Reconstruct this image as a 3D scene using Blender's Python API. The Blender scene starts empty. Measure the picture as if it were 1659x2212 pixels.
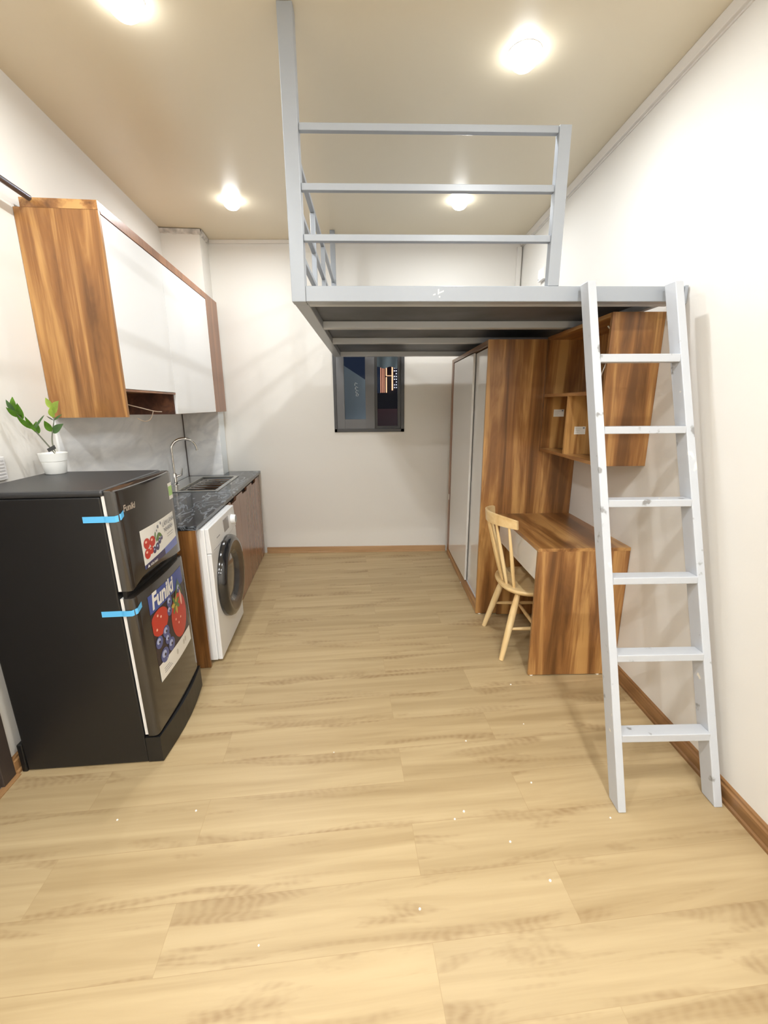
import bpy, bmesh, math, random
from math import radians, sin, cos, pi
from mathutils import Vector, Matrix

random.seed(7)
S = bpy.context.scene
COL = S.collection

# ------------------------------------------------------------------ camera
cam_d = bpy.data.cameras.new('camera')
cam = bpy.data.objects.new('camera', cam_d)
COL.objects.link(cam)
S.camera = cam
R2 = Vector((0.99976449, -0.02067236, -0.00660368))
U2 = Vector((0.01141712, 0.24225094, 0.97014645))
FW = Vector((0.01845547, 0.96999337, -0.24242991))
m3 = Matrix((R2, U2, -FW)).transposed()
cam.matrix_world = Matrix.Translation((0, 0, 1.5)) @ m3.to_4x4()
cam_d.sensor_fit = 'VERTICAL'
cam_d.sensor_height = 36.0
cam_d.lens = 928.4 * 36.0 / 2212.0
cam_d.clip_start = 0.02
cam_d.clip_end = 1500

# ------------------------------------------------------------------ world, exposure
S.view_settings.view_transform = 'Standard'
S.view_settings.look = 'None'
S.view_settings.gamma = 1.0
S.view_settings.exposure = 0.55
S.view_settings.use_curve_mapping = False
W = bpy.data.worlds.new('night')
S.world = W
W.use_nodes = True
W.node_tree.nodes['Background'].inputs[0].default_value = (0.012, 0.016, 0.03, 1)
W.node_tree.nodes['Background'].inputs[1].default_value = 1.0

LAMP_POWER = 8.0          # visible lamps
BACK_POWER = 16.0          # lamps behind the camera; the farthest row is added as fill
LAMP_COLOR = (0.93, 0.97, 1.0)
DOME_STRENGTH = 18.0

# ------------------------------------------------------------------ frames
AL = 0.0875; LPX, LPY = -1.2, 4.2958          # the left wall stands at 5 degrees to the right one
AF = 0.0659; FPX, FPY = -0.9353, 1.571        # fridge frame
def from_left(x, y):
    dx, dy = x - LPX, y - LPY
    return (LPX + dx*cos(AL) - dy*sin(AL), LPY + dx*sin(AL) + dy*cos(AL))

class Frame:
    def __init__(s, a, px, py, ox, oy): s.a, s.px, s.py, s.ox, s.oy = a, px, py, ox, oy
    def world(s, x, y):
        dx, dy = x - s.ox, y - s.oy
        return (s.px + dx*cos(s.a) - dy*sin(s.a), s.py + dx*sin(s.a) + dy*cos(s.a))
WORLD = Frame(0, 0, 0, 0, 0)
LEFT = Frame(AL, LPX, LPY, LPX, LPY)
FRIDGE = Frame(AF, FPX, FPY, 0, 0)
LOFTF = Frame(0.0104, -0.3387, 1.9594, -0.3387, 1.9594)

D = 4.2958; CEIL = 2.92; XR = 1.3432; XL = -1.776; YF = -3.3

# ------------------------------------------------------------------ materials
def srgb(r, g, b):
    def f(c):
        c /= 255.0
        return c/12.92 if c <= 0.04045 else ((c+0.055)/1.055)**2.4
    return (f(r), f(g), f(b), 1.0)

MATS = {}
def mat(name, col, rough=0.5, metal=0.0, spec=0.5, coat=0.0, bump=0.0, bscale=80, var=0.0, vscale=3.0):
    m = bpy.data.materials.new(name); m.use_nodes = True
    nt = m.node_tree; b = nt.nodes['Principled BSDF']
    b.inputs['Base Color'].default_value = col
    b.inputs['Roughness'].default_value = rough
    b.inputs['Metallic'].default_value = metal
    b.inputs['Specular IOR Level'].default_value = spec
    b.inputs['Coat Weight'].default_value = coat
    b.inputs['Coat Roughness'].default_value = 0.1
    if bump or var:
        tc = nt.nodes.new('ShaderNodeTexCoord')
        if bump:
            n = nt.nodes.new('ShaderNodeTexNoise'); n.inputs['Scale'].default_value = bscale; n.inputs['Detail'].default_value = 4
            nt.links.new(tc.outputs['Object'], n.inputs['Vector'])
            bp = nt.nodes.new('ShaderNodeBump'); bp.inputs['Strength'].default_value = bump; bp.inputs['Distance'].default_value = 0.004
            nt.links.new(n.outputs['Fac'], bp.inputs['Height']); nt.links.new(bp.outputs['Normal'], b.inputs['Normal'])
        if var:
            n2 = nt.nodes.new('ShaderNodeTexNoise'); n2.inputs['Scale'].default_value = vscale; n2.inputs['Detail'].default_value = 5
            nt.links.new(tc.outputs['Object'], n2.inputs['Vector'])
            r = nt.nodes.new('ShaderNodeValToRGB')
            r.color_ramp.elements[0].position = 0.3; r.color_ramp.elements[1].position = 0.7
            r.color_ramp.elements[0].color = tuple(c*(1-var) for c in col[:3]) + (1,)
            r.color_ramp.elements[1].color = tuple(min(1, c*(1+var*0.4)) for c in col[:3]) + (1,)
            nt.links.new(n2.outputs['Fac'], r.inputs['Fac']); nt.links.new(r.outputs['Color'], b.inputs['Base Color'])
    MATS[name] = m
    return m

def emit(name, col, strength):
    m = bpy.data.materials.new(name); m.use_nodes = True
    nt = m.node_tree; nt.nodes.clear()
    o = nt.nodes.new('ShaderNodeOutputMaterial'); e = nt.nodes.new('ShaderNodeEmission')
    e.inputs[0].default_value = col; e.inputs[1].default_value = strength
    nt.links.new(e.outputs[0], o.inputs[0])
    return m

def wood(name, along, dark, mid, light, seed=0.0, rough=0.33, across=11.0, alongs=0.75, coat=0.15):
    """streaky laminate, grain along one axis (0,1,2) of the object"""
    m = bpy.data.materials.new(name); m.use_nodes = True
    nt = m.node_tree; b = nt.nodes['Principled BSDF']; L = nt.links.new
    tc = nt.nodes.new('ShaderNodeTexCoord')
    def mapped(ac, al, off):
        mp = nt.nodes.new('ShaderNodeMapping')
        sc = [ac, ac, ac]; sc[along] = al
        mp.inputs['Scale'].default_value = sc
        mp.inputs['Location'].default_value = (seed+off, seed*1.7+off, seed*0.6+off)
        L(tc.outputs['Object'], mp.inputs['Vector'])
        return mp
    n1 = nt.nodes.new('ShaderNodeTexNoise'); n1.inputs['Scale'].default_value = 1; n1.inputs['Detail'].default_value = 5
    n1.inputs['Roughness'].default_value = 0.6; n1.inputs['Distortion'].default_value = 0.9
    L(mapped(across, alongs, 0).outputs[0], n1.inputs['Vector'])
    n2 = nt.nodes.new('ShaderNodeTexNoise'); n2.inputs['Scale'].default_value = 1; n2.inputs['Detail'].default_value = 4
    n2.inputs['Distortion'].default_value = 0.3
    L(mapped(across*7, alongs*3, 3.1).outputs[0], n2.inputs['Vector'])
    n3 = nt.nodes.new('ShaderNodeTexNoise'); n3.inputs['Scale'].default_value = 1; n3.inputs['Detail'].default_value = 1
    L(mapped(across*0.9, alongs*0.35, 7.7).outputs[0], n3.inputs['Vector'])
    add = nt.nodes.new('ShaderNodeMath'); add.operation = 'MULTIPLY_ADD'; add.inputs[1].default_value = 0.16
    L(n2.outputs['Fac'], add.inputs[0]); L(n1.outputs['Fac'], add.inputs[2])
    add2 = nt.nodes.new('ShaderNodeMath'); add2.operation = 'MULTIPLY_ADD'; add2.inputs[1].default_value = 0.50
    L(n3.outputs['Fac'], add2.inputs[0]); L(add.outputs[0], add2.inputs[2])
    r = nt.nodes.new('ShaderNodeValToRGB')
    e = r.color_ramp.elements
    e[0].position = 0.66; e[0].color = dark
    e[1].position = 0.96; e[1].color = light
    x = e.new(0.82); x.color = mid
    x = e.new(0.89); x.color = tuple((mid[i]+light[i])/2 for i in range(3)) + (1,)
    L(add2.outputs[0], r.inputs['Fac'])
    L(r.outputs['Color'], b.inputs['Base Color'])
    b.inputs['Roughness'].default_value = rough
    b.inputs['Coat Weight'].default_value = coat; b.inputs['Coat Roughness'].default_value = 0.15
    return m

WD = srgb(108, 71, 37); WM = srgb(150, 102, 56); WL = srgb(196, 149, 90)
wood_z = wood('walnut laminate upright grain', 2, WD, WM, WL, 0.0)
wood_y = wood('walnut laminate lengthwise grain', 1, WD, WM, WL, 4.3)
wood_x = wood('walnut laminate crosswise grain', 0, WD, WM, WL, 9.1)
UD = srgb(150, 98, 62); UM = srgb(192, 138, 92); UL = srgb(222, 178, 126)
wood_cab = wood_z
BD = srgb(138, 96, 72); BM = srgb(146, 104, 80); BL = srgb(154, 113, 89)
wood_base = wood('reddish walnut door laminate', 2, BD, BM, BL, 2.2, rough=0.25, across=6, alongs=0.3)
wood_trim = wood('walnut edge band', 2, srgb(120, 78, 50), srgb(140, 92, 60), srgb(158, 108, 72), 6.0, across=10)
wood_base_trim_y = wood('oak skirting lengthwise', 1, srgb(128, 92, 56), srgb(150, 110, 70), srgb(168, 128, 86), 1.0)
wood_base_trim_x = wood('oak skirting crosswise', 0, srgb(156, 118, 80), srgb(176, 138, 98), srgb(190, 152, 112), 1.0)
wood_beech = wood('pale beech', 2, srgb(226, 190, 134), srgb(238, 206, 150), srgb(244, 218, 168), 3.0, rough=0.4, across=9)
wood_beech_seat = wood('pale beech seat', 0, srgb(216, 178, 122), srgb(232, 198, 142), srgb(240, 212, 160), 3.0, rough=0.4, across=9)

wall_m = mat('wall paint', srgb(230, 226, 219), 0.75, bump=0.05, bscale=120)
ceil_m = mat('satin ceiling paint', srgb(224, 211, 184), 0.33, spec=0.7)
cornice_m = mat('cornice plastic', srgb(226, 220, 212), 0.5)
plaster_m = mat('torn plaster', srgb(214, 208, 200), 0.9, bump=0.5, bscale=40, var=0.45, vscale=18)
steel_paint = mat('grey steel paint', srgb(160, 165, 172), 0.32, bump=0.03, bscale=60)
def ladder_material():
    m = mat('worn pale grey paint', srgb(214, 216, 219), 0.4, bump=0.08, bscale=50)
    nt = m.node_tree; b = nt.nodes['Principled BSDF']
    tc = nt.nodes.new('ShaderNodeTexCoord')
    n = nt.nodes.new('ShaderNodeTexNoise'); n.inputs['Scale'].default_value = 14; n.inputs['Detail'].default_value = 3
    nt.links.new(tc.outputs['Object'], n.inputs['Vector'])
    r = nt.nodes.new('ShaderNodeValToRGB'); e = r.color_ramp.elements
    e[0].position = 0.29; e[0].color = srgb(140, 139, 138)
    e[1].position = 0.74; e[1].color = srgb(238, 232, 218)
    x = e.new(0.34); x.color = srgb(192, 195, 200)
    x = e.new(0.705); x.color = srgb(194, 197, 202)
    nt.links.new(n.outputs['Fac'], r.inputs['Fac']); nt.links.new(r.outputs['Color'], b.inputs['Base Color'])
    return m
ladder_m = ladder_material()
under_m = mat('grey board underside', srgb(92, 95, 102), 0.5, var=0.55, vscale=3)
joist_m = mat('grey steel joist', srgb(196, 200, 206), 0.4)
white_gloss = mat('white gloss panel', srgb(236, 236, 236), 0.12, coat=0.3)
white_ward = mat('white gloss wardrobe door', srgb(226, 224, 220), 0.1, coat=0.4)
white_plastic = mat('white appliance enamel', srgb(240, 240, 240), 0.28)
white_paper = mat('white paper', srgb(236, 232, 222), 0.7)
offwhite = mat('white plastic nail', srgb(240, 236, 228), 0.5)
black_side = mat('black fridge enamel', srgb(25, 24, 24), 0.42, bump=0.05, bscale=300)
black_top = mat('black fridge top plastic', srgb(52, 52, 53), 0.42, bump=0.05, bscale=300)
black_plastic = mat('black plastic', srgb(18, 17, 17), 0.4)
fridge_door_m = mat('dark glossy fridge door', srgb(40, 36, 33), 0.16, spec=0.7, coat=0.6)
gasket_m = mat('white gasket', srgb(226, 222, 218), 0.5)
grey_side_m = mat('grey steel strip', srgb(160, 160, 162), 0.4)
tape_m = mat('blue tape', srgb(92, 180, 232), 0.5)
chrome = mat('chrome', srgb(225, 225, 225), 0.08, metal=1.0)
steel = mat('brushed stainless steel', srgb(214, 214, 212), 0.28, metal=1.0)
dark_steel = mat('sink basin steel', srgb(150, 151, 150), 0.35, metal=1.0)
washer_ring = mat('black washer door ring', srgb(30, 30, 32), 0.1, coat=0.6)
washer_glass = mat('smoked washer glass', srgb(70, 70, 72), 0.06, coat=0.8)
washer_face = mat('brushed dark washer trim', srgb(110, 98, 88), 0.25, metal=0.6)
display_m = mat('grey display', srgb(128, 120, 116), 0.2)
line_m = mat('thin grey line', srgb(170, 170, 172), 0.5)
dark_gap = mat('dark gap', srgb(34, 22, 18), 0.8)
alu_dark = mat('charcoal aluminium', srgb(66, 66, 68), 0.38, metal=0.2)
alu_light = mat('grey aluminium sash', srgb(98, 98, 100), 0.36, metal=0.2)
pipe_m = mat('grey steel pipe', srgb(110, 112, 124), 0.25, metal=0.8)
wire_m = mat('pale wire', srgb(226, 206, 184), 0.5)
leaf_m = mat('deep green leaf', srgb(122, 172, 58), 0.35, var=0.35, vscale=30)
leaf_light = mat('fresh lime leaf', srgb(190, 216, 100), 0.35, var=0.2, vscale=30)
leaf_dark = mat('dusky green leaf', srgb(106, 142, 88), 0.35, var=0.3, vscale=30)
stem_m = mat('grey green stem', srgb(118, 120, 104), 0.5)
pot_m = mat('white ceramic', srgb(240, 240, 236), 0.3)
pebble_m = mat('white gravel', srgb(226, 222, 214), 0.8, bump=1.0, bscale=60)
tag_m = mat('dark plant tag', srgb(62, 62, 60), 0.5)
door_dark = mat('dark door frame', srgb(70, 60, 54), 0.5)
marks_m = mat('white marker', srgb(220, 222, 222), 0.6)
vent_m = mat('white vent plastic', srgb(226, 224, 222), 0.5)
vent_slot = mat('grey vent slot', srgb(200, 197, 197), 0.6)
box_m = mat('white box plastic', srgb(240, 238, 234), 0.5)
print_white = mat('sticker white print', srgb(238, 236, 230), 0.35)
print_blue = mat('sticker blue print', srgb(66, 86, 160), 0.3)
print_lav = mat('sticker pale blue print', srgb(110, 124, 190), 0.3)
print_red = mat('sticker red print', srgb(196, 56, 44), 0.3)
print_dark = mat('sticker dark print', srgb(46, 34, 44), 0.3)
print_berry = mat('sticker berry print', srgb(84, 94, 150), 0.3)
print_berry_hi = mat('sticker berry light print', srgb(176, 186, 222), 0.3)
print_green = mat('sticker green print', srgb(96, 128, 62), 0.3)
print_yellow = mat('sticker yellow print', srgb(198, 168, 74), 0.3)
print_pink = mat('sticker highlight print', srgb(246, 190, 170), 0.3)
print_grey = mat('sticker grey print', srgb(120, 122, 132), 0.4)
label_green = mat('energy label green', srgb(170, 208, 130), 0.5)
badge_m = mat('brushed badge', srgb(206, 192, 176), 0.3, metal=0.6)

def marble(name, base, vein, scale, rough, thr=(0.47, 0.5, 0.53), amt=1.0, rot=0.6):
    m = bpy.data.materials.new(name); m.use_nodes = True
    nt = m.node_tree; b = nt.nodes['Principled BSDF']; L = nt.links.new
    tc = nt.nodes.new('ShaderNodeTexCoord'); mp = nt.nodes.new('ShaderNodeMapping')
    mp.inputs['Rotation'].default_value = (rot, 0.3, rot)
    mp.inputs['Scale'].default_value = (scale, scale*0.35, scale)
    L(tc.outputs['Object'], mp.inputs['Vector'])
    n = nt.nodes.new('ShaderNodeTexNoise'); n.inputs['Scale'].default_value = 1; n.inputs['Detail'].default_value = 8
    n.inputs['Roughness'].default_value = 0.55; n.inputs['Distortion'].default_value = 1.4
    L(mp.outputs[0], n.inputs['Vector'])
    r = nt.nodes.new('ShaderNodeValToRGB'); e = r.color_ramp.elements
    e[0].position = thr[0]; e[0].color = base; e[1].position = thr[2]; e[1].color = base
    x = e.new(thr[1]); x.color = vein
    L(n.outputs['Fac'], r.inputs['Fac']); L(r.outputs['Color'], b.inputs['Base Color'])
    b.inputs['Roughness'].default_value = rough
    return m
counter_m = marble('black marble', srgb(42, 45, 50), srgb(128, 134, 142), 8.0, 0.14, (0.465, 0.5, 0.53))
splash_m = marble('white marble', srgb(248, 248, 247), srgb(230, 231, 232), 2.2, 0.12, (0.38, 0.5, 0.60))

def floor_material():
    m = bpy.data.materials.new('light oak vinyl planks'); m.use_nodes = True
    nt = m.node_tree; b = nt.nodes['Principled BSDF']; L = nt.links.new
    tc = nt.nodes.new('ShaderNodeTexCoord')
    rot = nt.nodes.new('ShaderNodeMapping'); rot.inputs['Rotation'].default_value = (0, 0, -0.08)
    rot.inputs['Location'].default_value = (0.55, 0.03, 0)
    L(tc.outputs['Object'], rot.inputs['Vector'])
    br = nt.nodes.new('ShaderNodeTexBrick')
    br.offset = 0.37; br.offset_frequency = 2
    br.inputs['Scale'].default_value = 1.0
    br.inputs['Mortar Size'].default_value = 0.0007; br.inputs['Mortar Smooth'].default_value = 0.3
    br.inputs['Brick Width'].default_value = 1.22; br.inputs['Row Height'].default_value = 0.182
    br.inputs['Color1'].default_value = (0, 0, 0, 1); br.inputs['Color2'].default_value = (1, 1, 1, 1)
    br.inputs['Mortar'].default_value = (0.5, 0.5, 0.5, 1)
    L(rot.outputs[0], br.inputs['Vector'])
    # every plank shifts the grain so that streaks break at the joints
    sep = nt.nodes.new('ShaderNodeSeparateColor'); L(br.outputs['Color'], sep.inputs[0])
    comb = nt.nodes.new('ShaderNodeCombineXYZ')
    mul = nt.nodes.new('ShaderNodeMath'); mul.operation = 'MULTIPLY'; mul.inputs[1].default_value = 37.0
    L(sep.outputs[0], mul.inputs[0]); L(mul.outputs[0], comb.inputs['Z'])
    va = nt.nodes.new('ShaderNodeVectorMath'); va.operation = 'ADD'
    L(rot.outputs[0], va.inputs[0]); L(comb.outputs[0], va.inputs[1])
    def noise(sx, sy, detail, dist, rough=0.55):
        mp = nt.nodes.new('ShaderNodeMapping'); mp.inputs['Scale'].default_value = (sx, sy, 1)
        L(va.outputs[0], mp.inputs['Vector'])
        n = nt.nodes.new('ShaderNodeTexNoise'); n.inputs['Scale'].default_value = 1
        n.inputs['Detail'].default_value = detail; n.inputs['Distortion'].default_value = dist
        n.inputs['Roughness'].default_value = rough
        L(mp.outputs[0], n.inputs['Vector']); return n
    base = nt.nodes.new('ShaderNodeValToRGB'); e = base.color_ramp.elements
    e[0].position = 0.28; e[0].color = srgb(168, 144, 105)
    e[1].position = 0.72; e[1].color = srgb(194, 171, 131)
    L(noise(0.9, 16, 5, 0.5).outputs['Fac'], base.inputs['Fac'])
    # dark cathedral streaks
    st = nt.nodes.new('ShaderNodeValToRGB'); e = st.color_ramp.elements
    e[0].position = 0.56; e[0].color = (0, 0, 0, 1); e[1].position = 0.72; e[1].color = (1, 1, 1, 1)
    # closeness to the long joint of each plank
    sx = nt.nodes.new('ShaderNodeSeparateXYZ'); L(rot.outputs[0], sx.inputs[0])
    dv_ = nt.nodes.new('ShaderNodeMath'); dv_.operation = 'DIVIDE'; dv_.inputs[1].default_value = 0.182; L(sx.outputs['Y'], dv_.inputs[0])
    fr_ = nt.nodes.new('ShaderNodeMath'); fr_.operation = 'FRACT'; L(dv_.outputs[0], fr_.inputs[0])
    sb0 = nt.nodes.new('ShaderNodeMath'); sb0.operation = 'SUBTRACT'; sb0.inputs[1].default_value = 0.5; L(fr_.outputs[0], sb0.inputs[0])
    ab = nt.nodes.new('ShaderNodeMath'); ab.operation = 'ABSOLUTE'; L(sb0.outputs[0], ab.inputs[0])
    ed = nt.nodes.new('ShaderNodeMath'); ed.operation = 'MULTIPLY_ADD'; ed.inputs[1].default_value = 0.30; ed.inputs[2].default_value = -0.075; L(ab.outputs[0], ed.inputs[0])
    sm = nt.nodes.new('ShaderNodeMath'); sm.operation = 'ADD'
    L(noise(1.7, 12, 4, 0.8).outputs['Fac'], sm.inputs[0]); L(ed.outputs[0], sm.inputs[1])
    L(sm.outputs[0], st.inputs['Fac'])
    w = nt.nodes.new('ShaderNodeTexWave'); w.wave_type = 'BANDS'; w.bands_direction = 'X'
    w.inputs['Scale'].default_value = 9; w.inputs['Distortion'].default_value = 11; w.inputs['Detail'].default_value = 2
    w.inputs['Detail Scale'].default_value = 0.5
    mpw = nt.nodes.new('ShaderNodeMapping'); mpw.inputs['Scale'].default_value = (1.0, 4.0, 1)
    L(va.outputs[0], mpw.inputs['Vector']); L(mpw.outputs[0], w.inputs['Vector'])
    wr = nt.nodes.new('ShaderNodeMapRange'); wr.inputs['To Min'].default_value = 0.58; wr.inputs['To Max'].default_value = 1.0
    L(w.outputs['Fac'], wr.inputs['Value'])
    ms = nt.nodes.new('ShaderNodeMath'); ms.operation = 'MULTIPLY'
    L(st.outputs['Color'], ms.inputs[0]); L(wr.outputs[0], ms.inputs[1])
    ms2 = nt.nodes.new('ShaderNodeMath'); ms2.operation = 'MULTIPLY'; ms2.inputs[1].default_value = 0.56
    L(ms.outputs[0], ms2.inputs[0])
    mix = nt.nodes.new('ShaderNodeMixRGB'); mix.inputs['Color2'].default_value = srgb(128, 96, 58)
    L(ms2.outputs[0], mix.inputs['Fac']); L(base.outputs['Color'], mix.inputs['Color1'])
    # plank tint and joints
    hv = nt.nodes.new('ShaderNodeHueSaturation')
    vr = nt.nodes.new('ShaderNodeMapRange'); vr.inputs['To Min'].default_value = 0.95; vr.inputs['To Max'].default_value = 1.03
    L(sep.outputs[0], vr.inputs['Value']); L(vr.outputs[0], hv.inputs['Value']); L(mix.outputs[0], hv.inputs['Color'])
    jm = nt.nodes.new('ShaderNodeMixRGB'); jm.inputs['Color2'].default_value = srgb(150, 122, 82)
    jf = nt.nodes.new('ShaderNodeMath'); jf.operation = 'MULTIPLY'; jf.inputs[1].default_value = 0.5
    L(br.outputs['Fac'], jf.inputs[0]); L(jf.outputs[0], jm.inputs['Fac']); L(hv.outputs[0], jm.inputs['Color1'])
    L(jm.outputs[0], b.inputs['Base Color'])
    b.inputs['Roughness'].default_value = 0.42
    b.inputs['Specular IOR Level'].default_value = 0.4
    return m
floor_m = floor_material()

def glass_material():
    m = bpy.data.materials.new('window glass'); m.use_nodes = True
    nt = m.node_tree; nt.nodes.clear(); L = nt.links.new
    o = nt.nodes.new('ShaderNodeOutputMaterial'); mx = nt.nodes.new('ShaderNodeMixShader')
    t = nt.nodes.new('ShaderNodeBsdfTransparent'); t.inputs[0].default_value = (0.86, 0.9, 0.9, 1)
    g = nt.nodes.new('ShaderNodeBsdfGlossy'); g.inputs['Roughness'].default_value = 0.02
    f = nt.nodes.new('ShaderNodeFresnel'); f.inputs[0].default_value = 1.14
    L(f.outputs[0], mx.inputs[0]); L(t.outputs[0], mx.inputs[1]); L(g.outputs[0], mx.inputs[2]); L(mx.outputs[0], o.inputs[0])
    return m
glass_m = glass_material()

# ------------------------------------------------------------------ mesh builder
class MB:
    def __init__(s, xf=None):
        s.bm = bmesh.new(); s.slots = []; s.xf = xf
    def slot(s, m):
        if m is None: return 0
        if m not in s.slots: s.slots.append(m)
        return s.slots.index(m)
    def merge(s, t, m=None, smooth=False):
        i = s.slot(m)
        vm = {}
        for v in t.verts: vm[v] = s.bm.verts.new(v.co)
        for f in t.faces:
            try: nf = s.bm.faces.new([vm[v] for v in f.verts])
            except ValueError: continue
            nf.material_index = i; nf.smooth = smooth
        t.free()
    def hexa(s, p, m=None, bev=0.0):
        t = bmesh.new(); v = [t.verts.new(q) for q in p]
        for f in ((0,3,2,1),(4,5,6,7),(0,1,5,4),(1,2,6,5),(2,3,7,6),(3,0,4,7)): t.faces.new([v[i] for i in f])
        bmesh.ops.recalc_face_normals(t, faces=t.faces)
        if bev:
            bmesh.ops.bevel(t, geom=list(t.edges), offset=bev, segments=2, affect='EDGES', profile=0.5)
        s.merge(t, m); return s
    def box(s, x0, x1, y0, y1, z0, z1, m=None, bev=0.0):
        return s.hexa([(x0,y0,z0),(x1,y0,z0),(x1,y1,z0),(x0,y1,z0),(x0,y0,z1),(x1,y0,z1),(x1,y1,z1),(x0,y1,z1)], m, bev)
    def prism(s, poly, axis, a, b, m=None, smooth=False):
        """polygon in the two other axes, extruded along axis from a to b"""
        t = bmesh.new()
        def pt(q, w):
            l = list(q); l.insert(axis, w); return l
        lo = [t.verts.new(pt(q, a)) for q in poly]; hi = [t.verts.new(pt(q, b)) for q in poly]
        t.faces.new(lo); t.faces.new(hi[::-1]); n = len(poly)
        for i in range(n): t.faces.new((lo[i], lo[(i+1) % n], hi[(i+1) % n], hi[i]))
        bmesh.ops.recalc_face_normals(t, faces=t.faces)
        s.merge(t, m, smooth); return s
    def tube(s, path, r, m=None, seg=10, caps=True, flat=1.0):
        pts = [Vector(p) for p in path]; n = len(pts)
        rs = r if isinstance(r, (list, tuple)) else [r]*n
        t = bmesh.new(); rings = []
        up = Vector((0.013, 0.007, 1))
        for i, p in enumerate(pts):
            d = (pts[min(i+1, n-1)] - pts[max(i-1, 0)]).normalized()
            if abs(d.dot(up.normalized())) > 0.98: up2 = Vector((1, 0.01, 0))
            else: up2 = up
            if i == 0: a = d.cross(up2).normalized()
            else:
                a = (a - d*a.dot(d)).normalized()
            c = d.cross(a)
            rings.append([t.verts.new(p + a*rs[i]*cos(2*pi*k/seg) + c*rs[i]*flat*sin(2*pi*k/seg)) for k in range(seg)])
        for i in range(n-1):
            for k in range(seg):
                t.faces.new((rings[i][k], rings[i][(k+1) % seg], rings[i+1][(k+1) % seg], rings[i+1][k]))
        if caps: t.faces.new(rings[0][::-1]); t.faces.new(rings[-1])
        bmesh.ops.recalc_face_normals(t, faces=t.faces)
        s.merge(t, m, True); return s
    def lathe(s, prof, origin, axis='Z', m=None, seg=40, smooth=True):
        """profile of (radius, height); closed at radius 0"""
        t = bmesh.new(); rings = []; o = Vector(origin)
        def pt(r, h, a):
            c, q = r*cos(a), r*sin(a)
            if axis == 'Z': return o + Vector((c, q, h))
            if axis == 'X': return o + Vector((h, c, q))
            return o + Vector((c, h, q))
        for r, h in prof:
            if r < 1e-6: rings.append([t.verts.new(pt(0, h, 0))])
            else: rings.append([t.verts.new(pt(r, h, 2*pi*k/seg)) for k in range(seg)])
        for A, B in zip(rings, rings[1:]):
            for k in range(seg):
                k2 = (k+1) % seg
                if len(A) == 1 and len(B) == 1: continue
                if len(A) == 1: t.faces.new((A[0], B[k2], B[k]))
                elif len(B) == 1: t.faces.new((A[k], A[k2], B[0]))
                else: t.faces.new((A[k], A[k2], B[k2], B[k]))
        bmesh.ops.recalc_face_normals(t, faces=t.faces)
        s.merge(t, m, smooth); return s
    def fan(s, fn, outline, m, rings=4):
        """fill a star-shaped flat outline with rings so that it follows a bowed surface"""
        i = s.slot(m); n = len(outline)
        cx = sum(p[0] for p in outline)/n; cy = sum(p[1] for p in outline)/n
        c = s.bm.verts.new(fn(cx, cy)); prev = None
        for r in range(1, rings+1):
            k = r/rings
            row = [s.bm.verts.new(fn(cx+(u-cx)*k, cy+(v-cy)*k)) for u, v in outline]
            for a in range(n):
                b = (a+1) % n
                f = s.bm.faces.new((c, row[a], row[b])) if prev is None else s.bm.faces.new((prev[a], row[a], row[b], prev[b]))
                f.material_index = i
            prev = row
        return s
    def quad_disc(s, fn, cx, cy, rx, ry, m, n=20, rot=0.0):
        """flat disc, fn maps (u, v) to a point"""
        o = []
        for k in range(n):
            a = 2*pi*k/n; u, v = rx*cos(a), ry*sin(a)
            o.append((cx + u*cos(rot) - v*sin(rot), cy + u*sin(rot) + v*cos(rot)))
        return s.fan(fn, o, m, 3 if max(rx, ry) > 0.02 else 1)
    def flat(s, pts, m):
        i = s.slot(m); f = s.bm.faces.new([s.bm.verts.new(p) for p in pts]); f.material_index = i; return s
    def build(s, name, m=None, parent=None, org=(0, 0, 0), bevel=0.0, autosmooth=True):
        me = bpy.data.meshes.new(name)
        o = Vector(org)
        for v in s.bm.verts: v.co -= o
        s.bm.normal_update()
        s.bm.to_mesh(me); s.bm.free()
        if s.slots:
            for k in s.slots: me.materials.append(k)
        elif m: me.materials.append(m)
        ob = bpy.data.objects.new(name, me); COL.objects.link(ob)
        if parent: ob.parent = parent
        if autosmooth and any(p.use_smooth for p in me.polygons):
            try: me.set_sharp_from_angle(angle=radians(42))
            except Exception: pass
        return ob

class Thing:
    """an Empty at a thing's base; parts are built in the thing's own frame coordinates"""
    def __init__(s, name, label, cat, frame=WORLD, base=(0, 0, 0), group=None):
        s.frame = frame; s.base = Vector(base)
        o = bpy.data.objects.new(name, None); COL.objects.link(o)
        o.empty_display_size = 0.1
        wx, wy = frame.world(base[0], base[1])
        o.location = (wx, wy, base[2]); o.rotation_euler = (0, 0, frame.a)
        o['label'] = label; o['category'] = cat
        if group: o['group'] = group
        s.o = o
    def part(s, name, mb, m=None, parent=None, label=None):
        ob = mb.build(name, m, parent or s.o, s.base)
        if label: ob['label'] = label
        return ob

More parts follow.
